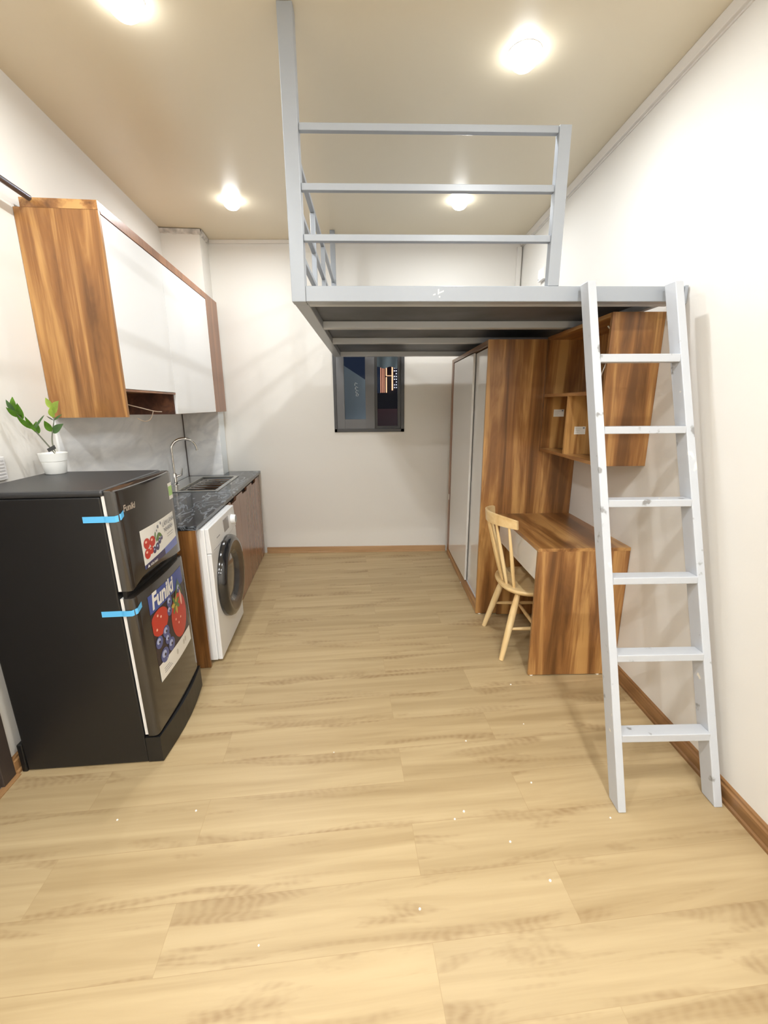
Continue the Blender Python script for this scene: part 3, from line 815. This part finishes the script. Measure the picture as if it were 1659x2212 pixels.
# strawberry at the left, tomato at the right, berries below
f2 = on_front(2*e)
sb = []
for k in range(24):
    a = 2*pi*k/24; sb.append((0.155 + 0.078*cos(a)*(1+0.12*sin(a)), 0.586 + 0.060*sin(a)))
sb = [(max(L0, min(L1, u)), min(z, PZ1-0.083)) for u, z in sb]
lo.fan(f2, sb, print_red)
tm = []
for k in range(28):
    a = 2*pi*k/28; tm.append((min(L1, 0.352 + 0.096*cos(a)), 0.520 + 0.108*sin(a)))
lo.fan(f2, tm, print_red)
f3 = on_front(3*e); f4 = on_front(4*e); f5 = on_front(5*e)
for k in range(7):
    a = 2*pi*k/7+0.3; lo.quad_disc(f3, 0.325+0.026*cos(a), 0.588+0.024*sin(a), 0.026, 0.010, print_yellow if k % 2 else print_green, 12, a)
lo.quad_disc(f4, 0.325, 0.588, 0.010, 0.010, print_green)
lo.quad_disc(f3, 0.395, 0.592, 0.012, 0.040, print_pink, 14)
for u, z in ((0.140, 0.622), (0.165, 0.606), (0.118, 0.566), (0.302, 0.520), (0.36, 0.505), (0.33, 0.49)): lo.quad_disc(f3, u, z, 0.007, 0.006, print_pink, 10)
for u, z, r in ((0.122, 0.505, 0.030), (0.190, 0.520, 0.030), (0.196, 0.480, 0.026), (0.150, 0.428, 0.036), (0.222, 0.440, 0.033), (0.262, 0.630, 0.028), (0.385, 0.644, 0.024), (0.250, 0.590, 0.024)):
    zz = max(z, PZ0+0.082+r*0.0)
    lo.quad_disc(f3, u, zz, r, r*0.92, print_berry); lo.quad_disc(f4, u-0.006, zz+0.008, r*0.55, r*0.45, print_berry_hi, 14); lo.quad_disc(f5, u, zz+0.002, r*0.22, r*0.2, print_dark, 10)
lo.quad_disc(f4, 0.355, 0.650, 0.055, 0.006, print_green, 14, 0.9)
lo.quad_disc(f4, 0.405, 0.640, 0.045, 0.005, print_green, 14, 2.0)
for k in range(3): strip_poly(lo, (0.125, 0.20-0.012*k, C_(0.352+0.010*k), C_(0.3545+0.010*k)), 4*e, print_grey, 4)
for u, z in ((0.265, 0.372), (0.350, 0.375), (0.375, 0.378)): lo.quad_disc(f4, u, z, 0.010, 0.014, mat('sticker faint mark', srgb(206, 202, 192), 0.5), 12)
t.part('fruit_poster', lo, None, ld_, 'large sticker with tomato and blueberries and brand lettering')
# ---- badge and energy label
bg = MB(); text_into(bg, 'Funiki', 0.034, lay(0.030, 1.112, 3*e), badge_m, 0.15, 0.0012)
t.part('badge', bg, None, ud, 'small metallic brand lettering')
el = MB(); strip_poly(el, (0.448, 0.503, C_(1.068), C_(1.145)), e, print_white, 4); strip_poly(el, (0.450, 0.501, C_(1.085), C_(1.130)), 2*e, label_green, 4)
t.part('energy_label', el, None, ud, 'green and white energy label')
# ---- tapes wrapped from the side across the gap onto the doors
def tape(z, h, u_end, rise):
    mb = MB(); pth = []
    for k in range(6): pth.append((-0.135+0.075*k/5, -0.0012, 0.0))
    for k in range(1, 5): pth.append((-0.060+0.040*k/4, -0.003-0.001*sin(pi*k/4), 0.0))
    n = 8
    for k in range(1, n+1):
        u = u_end*k/n; pth.append((front_x(u)+0.0016 if u > 0.008 else -0.010, max(u, 0.0), rise*k/n))
    prev = None
    for (x, y, dz) in pth:
        xo = -LEAN*(z-0.13)
        a = mb.bm.verts.new((x+xo, y, z+dz-h/2)); b = mb.bm.verts.new((x+xo, y, z+dz+h/2))
        if prev: mb.bm.faces.new((prev[0], a, b, prev[1]))
        prev = (a, b)
    return mb
t.part('blue_tape', tape(1.092, 0.024, 0.030, 0.016), tape_m, None, 'blue tape holding the upper door')
t.part('blue_tape', tape(0.708, 0.024, 0.042, 0.018), tape_m, None, 'blue tape holding the lower door')

# ================================================================== plant on the fridge
px_, py_ = FRIDGE.world(-0.508, 0.462)
pz = FTOP + 0.0005
t = Thing('potted_plant', 'small leafy plant in a white pot standing on the fridge', 'plant', WORLD, (px_, py_, pz))
PK = 0.84
t.part('pot', MB().lathe([(r*PK, h*PK) for r, h in ((0, 0.0), (0.046, 0.0), (0.050, 0.004), (0.058, 0.068), (0.061, 0.070), (0.067, 0.108), (0.068, 0.112), (0.064, 0.112), (0.060, 0.098), (0, 0.098))], (px_, py_, pz), 'Z', None, 40), pot_m)
t.part('gravel', MB().lathe([(r*PK, h*PK) for r, h in ((0, 0.103), (0.03, 0.104), (0.060, 0.0985))], (px_, py_, pz), 'Z', None, 20), pebble_m)
B = Vector((px_, py_, pz-0.012))
sa = [B+Vector((0.005, 0.01, 0.10)), B+Vector((-0.014, -0.02, 0.165)), B+Vector((-0.026, -0.05, 0.215)), B+Vector((-0.036, -0.085, 0.257)), B+Vector((-0.042, -0.110, 0.290))]
sb_ = [B+Vector((0.012, 0.0, 0.10)), B+Vector((0.008, 0.0, 0.155)), B+Vector((0.014, 0.005, 0.20)), B+Vector((0.028, 0.008, 0.25)), B+Vector((0.032, 0.010, 0.30))]
t.part('stem', MB().tube(smooth_path(sa), [0.0034-0.0016*k/24 for k in range(25)], None, 8), stem_m)
t.part('stem', MB().tube(smooth_path(sb_), [0.0034-0.0016*k/24 for k in range(25)], None, 8), stem_m)
def leaf(base, d, length, width, m, up=Vector((0, -1, 0.25))):
    d = Vector(d).normalized(); side = d.cross(up).normalized(); nrm = side.cross(d).normalized()
    tb = bmesh.new(); rows = []; n = 8
    for i in range(n+1):
        k = i/n; w = width*0.5*(sin(pi*min(1, k**0.8))**0.9 if 0 < k < 1 else 0.02)
        c = Vector(base) + d*length*k - nrm*0.10*length*k*k
        rows.append([tb.verts.new(c-side*w+nrm*w*0.25), tb.verts.new(c), tb.verts.new(c+side*w+nrm*w*0.25)])
    for a, b in zip(rows, rows[1:]):
        for j in range(2): tb.faces.new((a[j], a[j+1], b[j+1], b[j]))
    r2 = bmesh.ops.solidify(tb, geom=list(tb.faces), thickness=0.0012)
    mb = MB(); mb.merge(tb, None, True)
    return t.part('leaf', mb, m)
# (base point, direction, length, width, material)
leaf(sa[4], (-0.15, -0.40, 0.75), 0.055, 0.022, leaf_dark)
leaf(sa[4], (0.0, -0.05, 1.0), 0.062, 0.028, leaf_m)
leaf(sa[3]+Vector((-0.002, 0, 0.01)), (-0.10, -0.75, 0.45), 0.072, 0.030, leaf_m)
leaf(sa[3], (0.0, -0.25, 0.9), 0.070, 0.034, leaf_m)
leaf(sa[2], (-0.15, -0.72, 0.62), 0.085, 0.026, leaf_m)
leaf(sa[2]+Vector((0.01, 0, -0.01)), (-0.1, -0.45, 0.7), 0.075, 0.022, leaf_m)
leaf(sa[1]+Vector((-0.018, 0, 0.028)), (0.15, -0.25, 0.95), 0.056, 0.036, leaf_m)
leaf(sa[2]+Vector((0.006, 0, 0)), (0.45, 0.3, 0.85), 0.075, 0.010, leaf_dark)
leaf(sa[2], (0.3, 0.6, 0.9), 0.080, 0.006, stem_m)
leaf(sb_[2], (-0.35, -0.2, 0.8), 0.055, 0.030, leaf_m)
leaf(sb_[2]+Vector((0.001, 0, -0.005)), (0.75, -0.15, 0.55), 0.070, 0.034, leaf_dark)
leaf(sb_[3], (0.75, 0.1, 0.6), 0.045, 0.010, leaf_dark)
leaf(sb_[3], (-0.7, 0.2, 0.35), 0.050, 0.006, stem_m)
leaf(sb_[4]-Vector((0, 0, 0.02)), (0.55, -0.2, 0.75), 0.050, 0.024, leaf_light)
leaf(sb_[4], (-0.40, -0.1, 0.85), 0.055, 0.026, leaf_light)
leaf(sb_[4], (0.50, -0.1, 0.55), 0.048, 0.028, leaf_light)
leaf(sb_[3]+Vector((0, 0, 0.012)), (0.15, -0.4, 0.9), 0.050, 0.030, leaf_light)
tg = MB().hexa([B+Vector(q) for q in ((0.006, -0.030, 0.112), (0.040, -0.030, 0.128), (0.040, -0.027, 0.128), (0.006, -0.027, 0.112), (0.000, -0.030, 0.126), (0.035, -0.030, 0.144), (0.035, -0.027, 0.144), (0.000, -0.027, 0.126))])
tg_o = t.part('plant_tag', tg, tag_m)
t.part('tag_stick', MB().tube([B+Vector((0.022, -0.026, 0.126)), B+Vector((0.030, -0.018, 0.098))], 0.0014, None, 6), offwhite, tg_o)

# ================================================================== wardrobe
wdx, wd1, wd2, wdt = 0.7225, 2.8745, 4.187, 1.894
t = Thing('wardrobe', 'tall walnut wardrobe with two glossy white sliding doors under the loft', 'wardrobe', WORLD, (1.03, 3.53, 0))
t.part('side_panel', MB().box(wdx, XR-0.002, wd1, wd1+0.018, 0.006, wdt), wood_z)
t.part('side_panel', MB().box(wdx, XR-0.002, wd2-0.018, wd2, 0.006, wdt), wood_z)
t.part('top_panel', MB().box(wdx, XR-0.002, wd1+0.018, wd2-0.018, wdt-0.030, wdt), wood_y)
t.part('front_stile', MB().box(wdx, wdx+0.018, wd2-0.085, wd2-0.018, 0.08, wdt-0.030), wood_trim)
t.part('plinth', MB().box(wdx+0.001, wdx+0.019, wd1+0.018, wd2-0.018, 0.008, 0.078), wood_y)
t.part('back_panel', MB().box(XR-0.012, XR-0.004, wd1+0.018, wd2-0.018, 0.05, wdt-0.030), wood_z)
t.part('bottom_shelf', MB().box(wdx+0.019, XR-0.012, wd1+0.018, wd2-0.018, 0.060, 0.078), wood_y)
t.part('sliding_door', MB().box(wdx+0.004, wdx+0.020, 3.312, wd2-0.086, 0.082, wdt-0.034, None, 0.002), white_ward)
t.part('sliding_door', MB().box(wdx+0.026, wdx+0.042, wd1+0.019, 3.40, 0.080, wdt-0.036, None, 0.002), white_ward)
t.part('door_track', MB().box(wdx+0.020, wdx+0.060, wd1+0.019, wd2-0.087, 0.0785, 0.081), joist_m)
t.part('catch', MB().box(wdx-0.005, wdx-0.0005, 4.125, 4.150, 0.585, 0.640, None, 0.001), offwhite, None, 'small pale metal catch')
for yy, xx in ((2.883, wdx+0.03), (2.883, wdx+0.17)):
    t.part('glide_nail', MB().lathe([(0, 0), (0.010, 0), (0.010, 0.006), (0, 0.006)], (xx, yy, 0.0), 'Z', None, 14), offwhite)
for yy in (4.02, 3.45): t.part('glide_nail', MB().lathe([(0, 0), (0.013, 0), (0.013, 0.008), (0, 0.010)], (wdx-0.001+0.012, yy, 0.0), 'Z', None, 14), offwhite)

# ================================================================== desk
dx, dy1, dz = 0.8515, 2.126, 0.760
t = Thing('desk', 'walnut desk with one white drawer front against the wardrobe side', 'desk', WORLD, (1.10, 2.5, 0))
t.part('desktop', MB().box(dx, XR-0.001, dy1, wd1-0.001, dz-0.018, dz), wood_y)
t.part('side_panel', MB().box(dx, XR-0.022, dy1, dy1+0.018, 0.006, dz-0.018).box(XR-0.022, XR-0.002, dy1, dy1+0.018, 0.084, dz-0.018), wood_z)
t.part('side_panel', MB().box(dx+0.02, XR-0.022, wd1-0.020, wd1-0.002, 0.006, dz-0.018), wood_z)
dw = t.part('drawer', MB().box(dx+0.020, XR-0.10, dy1+0.030, wd1-0.035, 0.600, 0.612).box(dx+0.020, XR-0.10, dy1+0.022, dy1+0.034, 0.60, 0.72).box(dx+0.020, XR-0.10, wd1-0.034, wd1-0.022, 0.60, 0.72).box(XR-0.115, XR-0.10, dy1+0.034, wd1-0.034, 0.612, 0.72), wood_y)
t.part('drawer_front', MB().box(dx+0.001, dx+0.018, dy1+0.020, wd1-0.040, 0.578, dz-0.020, None, 0.001), white_ward, dw, 'glossy white drawer front')
t.part('modesty_panel', MB().box(XR-0.10, XR-0.085, dy1+0.018, wd1-0.020, 0.25, dz-0.018), wood_z)
for xx in (dx+0.02, dx+0.40):
    t.part('glide_nail', MB().lathe([(0, 0), (0.010, 0), (0.010, 0.006), (0, 0.006)], (xx, dy1+0.009, 0.0), 'Z', None, 14), offwhite)

# ================================================================== wall shelf above the desk
sx, sy1, sz0, sz1 = 1.096, 2.1075, 1.195, 1.905
wood_in = wood_z
t = Thing('wall_shelf', 'open walnut wall shelf with cubbies above the desk', 'shelf', WORLD, (XR, 2.49, sz0))
t.part('side_panel', MB().box(sx, XR-0.001, sy1, sy1+0.018, sz0, sz1), wood_z)
fp = t.part('side_panel', MB().box(sx, XR-0.001, wd1-0.020, wd1-0.002, sz0, sz1), wood_z)
t.part('top_board', MB().box(sx, XR-0.001, sy1+0.018, wd1-0.020, sz1-0.018, sz1), wood_y)
t.part('middle_board', MB().box(sx, XR-0.009, sy1+0.018, wd1-0.020, 1.540, 1.558), wood_y)
t.part('bottom_board', MB().box(sx, XR-0.001, sy1+0.018, wd1-0.020, sz0, sz0+0.018), wood_y)
dv = t.part('divider', MB().box(sx+0.002, XR-0.009, 2.494, 2.512, sz0+0.018, 1.540), wood_z)
t.part('back_panel', MB().box(XR-0.009, XR-0.001, sy1+0.018, wd1-0.020, sz0+0.018, sz1-0.018), wood_z)
def note(x0, x1, y, z0, z1, par):
    n = MB().box(x0, x1, y-0.0012, y-0.0002, z0, z1, white_paper)
    n.box(x1-0.016, x1-0.006, y-0.0016, y-0.0012, z1-0.012, z1-0.004, print_grey)
    for k in range(3): n.box(x0+0.006, x1-0.024-0.008*k, y-0.0016, y-0.0012, z1-0.014-0.010*k, z1-0.012-0.010*k, mat('pale note line', srgb(206, 200, 190), 0.7))
    t.part('paper_note', n, None, par, 'small white paper note')
note(1.166, 1.234, wd1-0.020, 1.416, 1.462, fp)
note(1.147, 1.212, 2.494, 1.326, 1.370, dv)
t = Thing('loose_wire', 'short white wire hanging inside the top of the walnut wall shelf', 'wire', WORLD, (1.16, 2.22, 1.62))
t.part('wire', MB().tube(smooth_path([Vector((1.125, 2.20, 1.86)), Vector((1.16, 2.19, 1.80)), Vector((1.150, 2.22, 1.70)), Vector((1.135, 2.24, 1.62)), Vector((1.14, 2.26, 1.559))]), 0.003, None, 6), offwhite)

# ================================================================== chair pushed under the desk
cx, cy, csz = 0.955, 2.485, 0.440
t = Thing('spindle_chair', 'pale wooden spindle back chair tucked under the desk', 'chair', WORLD, (cx, cy, 0))
# saddle seat: rounded outline, back towards -x
out = []
for k in range(40):
    a = 2*pi*k/40
    rx = 0.205 if cos(a) < 0 else 0.20
    ry = 0.215
    p = 2.5
    ca, sa2 = cos(a), sin(a)
    out.append((cx + rx*math.copysign(abs(ca)**(2/p), ca), cy + ry*math.copysign(abs(sa2)**(2/p), sa2)))
tb = bmesh.new()
def ringv(scale, z): return [tb.verts.new((cx+(x-cx)*scale, cy+(y-cy)*scale, z)) for x, y in out]
rg = [ringv(0.90, csz-0.034), ringv(0.985, csz-0.020), ringv(1.0, csz-0.010), ringv(0.985, csz-0.002), ringv(0.94, csz), ringv(0.70, csz-0.006), ringv(0.35, csz-0.010)]
for A, Bq in zip(rg, rg[1:]):
    for i in range(40): tb.faces.new((A[i], A[(i+1) % 40], Bq[(i+1) % 40], Bq[i]))
tb.faces.new(rg[0][::-1]); tb.faces.new(rg[-1])
bmesh.ops.recalc_face_normals(tb, faces=tb.faces)
mb = MB(); mb.merge(tb, None, True); t.part('seat', mb, wood_beech_seat)
legs = {}
for i, (tx, ty, fx_, fy_) in enumerate(((cx-0.115, cy-0.135, 0.744, 2.285), (cx-0.115, cy+0.135, 0.744, 2.705), (cx+0.13, cy-0.135, 1.155, 2.290), (cx+0.13, cy+0.135, 1.155, 2.690))):
    a, b = Vector((tx, ty, csz-0.030)), Vector((fx_, fy_, 0.001))
    n = 10; pts = [a.lerp(b, k/n) for k in range(n+1)]
    rr = [0.014, 0.0175, 0.020, 0.021, 0.021, 0.0205, 0.0195, 0.0185, 0.0175, 0.016, 0.0145]
    legs[i] = (a, b)
    t.part('leg', MB().tube(pts, rr, None, 16), wood_beech)
def at(i, z):
    a, b = legs[i]; k = (a.z-z)/(a.z-b.z); return a.lerp(b, k)
def stretcher(p, q):
    pts = [p.lerp(q, k/8) for k in range(9)]; rr = [0.0075+0.004*sin(pi*k/8) for k in range(9)]
    t.part('stretcher', MB().tube(pts, rr, None, 12), wood_beech_seat); return p.lerp(q, 0.5)
ma = stretcher(at(0, 0.19), at(2, 0.19)); mbp = stretcher(at(1, 0.19), at(3, 0.19)); stretcher(ma, mbp)
# curved crest rail
zt0, zt1 = 0.815, 0.885
def crest(k, z):                       # k from -1 (near end) to 1 (far end)
    back = 0.096*(1-abs(k)**2.0)
    lean_ = -0.10*(z-0.80)
    return Vector((0.792 - 0.016*(k+1) - back + lean_, cy - 0.008 + 0.190*k, z))
tb = bmesh.new(); rows = []; n = 24; th = 0.020
for i in range(n+1):
    k = -1 + 2*i/n
    p = crest(k, 0); tg_ = (crest(min(1, k+0.02), 0) - crest(max(-1, k-0.02), 0)).normalized(); nr = Vector((tg_.y, -tg_.x, 0))
    zb, zt_ = zt0 + 0.0, zt1 - 0.016*abs(k)**3
    q = []
    for (o, z) in ((-0.5, zb+0.003), (0, zb), (0.5, zb+0.003), (0.5, zt_-0.004), (0, zt_), (-0.5, zt_-0.004)):
        c = crest(k, z) + nr*th*o; q.append(tb.verts.new((c.x, c.y, z)))
    rows.append(q)
for A, Bq in zip(rows, rows[1:]):
    for j in range(6): tb.faces.new((A[j], A[(j+1) % 6], Bq[(j+1) % 6], Bq[j]))
tb.faces.new(rows[0]); tb.faces.new(rows[-1][::-1])
bmesh.ops.recalc_face_normals(tb, faces=tb.faces)
mb = MB(); mb.merge(tb, None, True); t.part('crest_rail', mb, wood_beech_seat)
for i in range(5):
    k = -0.80 + 1.60*i/4
    top = crest(k, zt0+0.012)
    bot = Vector((cx-0.170 + 0.055*abs(k)**2.2, cy + 0.150*k, csz-0.004))
    pts = [bot.lerp(top, j/8) for j in range(9)]
    rr = [0.0085, 0.0105, 0.0115, 0.0115, 0.011, 0.010, 0.009, 0.008, 0.007]
    t.part('spindle', MB().tube(pts, rr, None, 12), wood_beech)

# ================================================================== loft platform
lx, l1, l2, lb, lt = -0.3387, 1.9594, 4.1084, 1.9195, 1.9800
t = Thing('loft_platform', 'grey steel loft bed platform with guard rails hung from the ceiling', 'loft bed', LOFTF, (lx, l1, lb))
def P(name, mb, m=steel_paint, label=None, parent=None): return t.part(name, mb, m, parent, label)
P('front_beam', MB().box(lx+0.0565, XR-0.020, l1, l1+0.060, lb, lt, None, 0.003))
P('front_beam_lip', MB().box(lx+0.060, XR-0.03, l1+0.0605, l1+0.100, lb-0.0, lb+0.020, None, 0.002), joist_m)
P('side_beam', MB().box(lx, lx+0.060, l1+0.060, l2, lb, lt, None, 0.003))
P('far_beam', MB().box(lx+0.060, XR-0.05, l2-0.060, l2, lb, lt-0.02, None, 0.003), joist_m)
P('wall_beam', MB().box(XR-0.075, XR-0.045, l1+0.060, l2-0.06, lb+0.004, lt-0.02, None, 0.003), joist_m)
for y0, zz in ((2.600, lb), (3.215, lb)):
    P('joist', MB().box(lx+0.060, XR-0.076, y0, y0+0.060, zz, lb+0.036, None, 0.002), joist_m)
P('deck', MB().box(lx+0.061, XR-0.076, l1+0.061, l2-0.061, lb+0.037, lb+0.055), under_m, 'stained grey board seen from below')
for (x, z, w, h, a) in ((0.272, 1.957, 0.005, 0.020, 0.2), (0.285, 1.953, 0.018, 0.005, 0.4), (0.255, 1.945, 0.010, 0.005, 0.3), (0.277, 1.938, 0.006, 0.005, 0.0)):
    P('paint_chip', MB().hexa([(x-w/2, l1-0.0006, z-h/2), (x+w/2, l1-0.0006, z-h/2+a*w), (x+w/2, l1-0.0001, z-h/2+a*w), (x-w/2, l1-0.0001, z-h/2),
                               (x-w/2, l1-0.0006, z+h/2), (x+w/2, l1-0.0006, z+h/2+a*w), (x+w/2, l1-0.0001, z+h/2+a*w), (x-w/2, l1-0.0001, z+h/2)]), offwhite, 'bare white paint chip')
P('corner_post', MB().box(lx-0.002, lx+0.056, l1-0.001, l1+0.058, lb-0.001, CEIL-0.001, None, 0.003))
P('corner_post', MB().box(lx-0.002, lx+0.040, l2-0.045, l2-0.003, lt+0.001, CEIL-0.001, None, 0.003))
gx = 0.735
P('rail_post', MB().box(gx, gx+0.048, l1+0.005, l1+0.045, lt+0.001, 2.556, None, 0.003))
for z in (2.532, 2.330, 2.150):
    P('guard_rail', MB().box(lx+0.056, gx, l1+0.014, l1+0.039, z, z+0.025, None, 0.002))
for z in (2.520, 2.320, 2.140):
    P('guard_rail', MB().box(lx+0.004, lx+0.028, l1+0.0585, l2-0.046, z, z+0.024, None, 0.002))
for y in (2.68, 3.20):
    P('rail_post', MB().box(lx+0.003, lx+0.029, y, y+0.026, lt+0.001, 2.519, None, 0.002))
P('wall_plate', MB().box(XR-0.019, XR-0.001-0.004, l1-0.002, l1+0.064, lb-0.010, lt+0.004, None, 0.002))

# ================================================================== ladder
t = Thing('ladder', 'pale grey painted ladder leaning against the loft beam', 'ladder', WORLD, (1.10, 1.35, 0))
def stringer(xb0, xb1, xt0, xt1, yb, dep=0.068):
    zt_ = 1.978; yt = 1.884
    m_ = MB().hexa([(xb0, yb, 0.001), (xb1, yb, 0.001), (xb1, yb+dep, 0.001), (xb0, yb+dep, 0.001),
                    (xt0, yt, zt_), (xt1, yt, zt_), (xt1, yt+dep, zt_), (xt0, yt+dep, zt_)], None, 0.003)
    t.part('stringer', m_, ladder_m)
stringer(0.900, 0.930, 0.862, 0.896, 1.277)
stringer(1.277, 1.309, 1.218, 1.252, 1.290)
for i, (za, zb_) in enumerate(((1.659, 1.690), (1.381, 1.409), (1.102, 1.131), (0.813, 0.842), (0.529, 0.559), (0.240, 0.272))):
    k = za/1.978
    ya = 1.281+(1.884-1.281)*k
    xl = 0.930+(0.896-0.930)*k; xr = 1.277+(1.218-1.277)*k
    r = MB().box(xl+0.0005, xr-0.0005, ya+0.006, ya+0.062, za, zb_, None, 0.003)
    t.part('rung', r, ladder_m)

# ================================================================== small fittings
t = Thing('junction_box', 'small white square box on the right wall above the loft', 'box', WORLD, (XR, 3.70, 2.48))
t.part('box_body', MB().box(XR-0.030, XR, 3.640, 3.760, 2.440, 2.525, None, 0.003), box_m)
t.part('screw', MB().lathe([(0, -0.002), (0.005, -0.002), (0.006, 0)], (XR-0.030, 3.745, 2.455), 'X', None, 12), grey_side_m)
t = Thing('wall_vent', 'white slatted vent on the left wall at the photo edge', 'vent', LEFT, (XL, 1.78, 1.25))
t.part('frame', MB().box(XL, XL+0.012, 1.70, 1.870, 1.205, 1.300, None, 0.003), vent_m)
for k in range(6): t.part('slat', MB().box(XL+0.0115, XL+0.0135, 1.712, 1.858, 1.215+k*0.0135, 1.2205+k*0.0135), vent_slot)
cr = MB(); rc = random.Random(11)
for (x, y) in ((0.28, 1.27), (0.46, 1.18), (0.32, 1.30), (-0.98, 1.30), (-0.70, 1.33), (0.40, 1.65), (0.70, 1.75), (0.62, 1.42), (0.12, 0.98), (0.55, 1.05), (-0.2, 1.6), (0.86, 1.26), (-0.35, 0.9), (0.73, 2.05)):
    r = 0.003+0.002*rc.random()
    cr.lathe([(0, 0.0002), (r, 0.0002), (r*0.8, r*0.7), (0, r)], (x, y, 0), 'Z', None, 6)
o = tag(cr.build('plaster_crumbs', offwhite), 'tiny white plaster crumbs scattered over the oak floor', 'crumbs')
o['kind'] = 'stuff'

# ================================================================== outside, at night
nb_m = mat('grey neighbour wall', srgb(158, 164, 176), 0.8, var=0.12, vscale=3)
nb = MB().prism([(-1.6, 0.0), (-0.045, 0.0), (-0.045, 1.730), (-0.62, 2.10), (-1.6, 2.75)], 1, 4.95, 5.20)
tag(nb.build('neighbour_wall', nb_m), 'grey sloped neighbouring wall seen through the left window pane', 'wall')
aw = MB()
pts = []
for k in range(41):
    x = 0.0 + 0.55*k/40; pts.append((x, 0.010*sin(k*pi/5)))
tb = bmesh.new(); ra = []
for x, dz_ in pts:
    ra.append([tb.verts.new((x, D+T, 2.00+dz_)), tb.verts.new((x, 4.95, 1.900+dz_)), tb.verts.new((x, 4.95, 1.893+dz_)), tb.verts.new((x, D+T, 1.993+dz_))])
for A, Bq in zip(ra, ra[1:]):
    for j in range(4): tb.faces.new((A[j], A[(j+1) % 4], Bq[(j+1) % 4], Bq[j]))
aw.merge(tb, None, True)
tag(aw.build('awning', mat('pale corrugated sheet', srgb(168, 174, 176), 0.5)), 'grey corrugated awning outside the top of the window', 'awning')
tower_wall = mat('night tower wall', srgb(74, 66, 84), 0.8)
led = emit('orange facade strip', (1.0, 0.52, 0.30, 1), 1.25)
led_soft = emit('dim orange facade strip', (1.0, 0.40, 0.26, 1), 0.6)
lit = emit('lit tower window', (0.85, 0.85, 1.0, 1), 1.4)
t = Thing('tower_block', 'tall tower far outside lit with orange vertical strips at night', 'building', WORLD, (14, 420, -30))
t.part('tower_wall', MB().box(5.5, 27.0, 405, 440, -30, 75), tower_wall)
for x, w in ((6.4, 0.9), (8.0, 0.8), (9.4, 0.8)): t.part('light_strip', MB().box(x-1.2, x+w-1.2, 404.4, 404.9, 12, 70), led_soft)
t.part('light_strip', MB().box(10.1, 11.1, 404.4, 404.9, 12, 25.5), led); t.part('light_strip', MB().box(10.1, 11.1, 404.4, 404.9, 26.5, 70), led)
t.part('light_strip', MB().box(15.4, 16.6, 404.4, 404.9, 14, 70), led); t.part('light_strip', MB().box(11.1, 15.4, 404.4, 404.9, 26.4, 26.9), led)
rw = random.Random(5)
for r_ in range(9):
    for c_ in range(2):
        if rw.random() < 0.9: t.part('window', MB().box(17.4+c_*1.7+0.3*rw.random(), 18.3+c_*1.7, 404.4, 404.9, 16+r_*2.4, 16.8+r_*2.4), lit)
hz = mat('night house wall', srgb(64, 60, 74), 0.85)
tag(MB().box(-6, 12, 60, 80, -25, 3.0).build('house_block', hz), 'dark house block below the lit tower, seen through the window', 'building')
tag(MB().hexa([(-1.5, 20, -6), (4.0, 20, -6), (4.0, 27, -6), (-1.5, 27, -6), (-1.5, 20, 0.55), (4.0, 20, 0.55), (4.0, 27, 1.25), (-1.5, 27, 1.25)]).build('rooftop', mat('maroon roof', srgb(104, 36, 52), 0.7)), 'dark maroon rooftop low in the right window pane', 'roof')
def point(name, x, y, z, p, col, r=0.1):
    ld = bpy.data.lights.new(name, 'POINT'); ld.energy = p; ld.color = col; ld.shadow_soft_size = r
    o = bpy.data.objects.new(name, ld); COL.objects.link(o); o.location = (x, y, z)
point('alley_fill', -1.2, 4.62, 2.7, 7.0, (0.8, 0.92, 1.0))  # added fill light on the neighbour wall, no lamp known there
point('alley_fill', 0.95, 4.72, 1.35, 9.0, (0.9, 0.96, 1.0))  # added fill light for the awning's underside, kept out of view
point('outside_point', 3.0, 30, 9, 300, (1.0, 0.7, 0.7))  # unseen pinkish point light above and beyond the rooftop
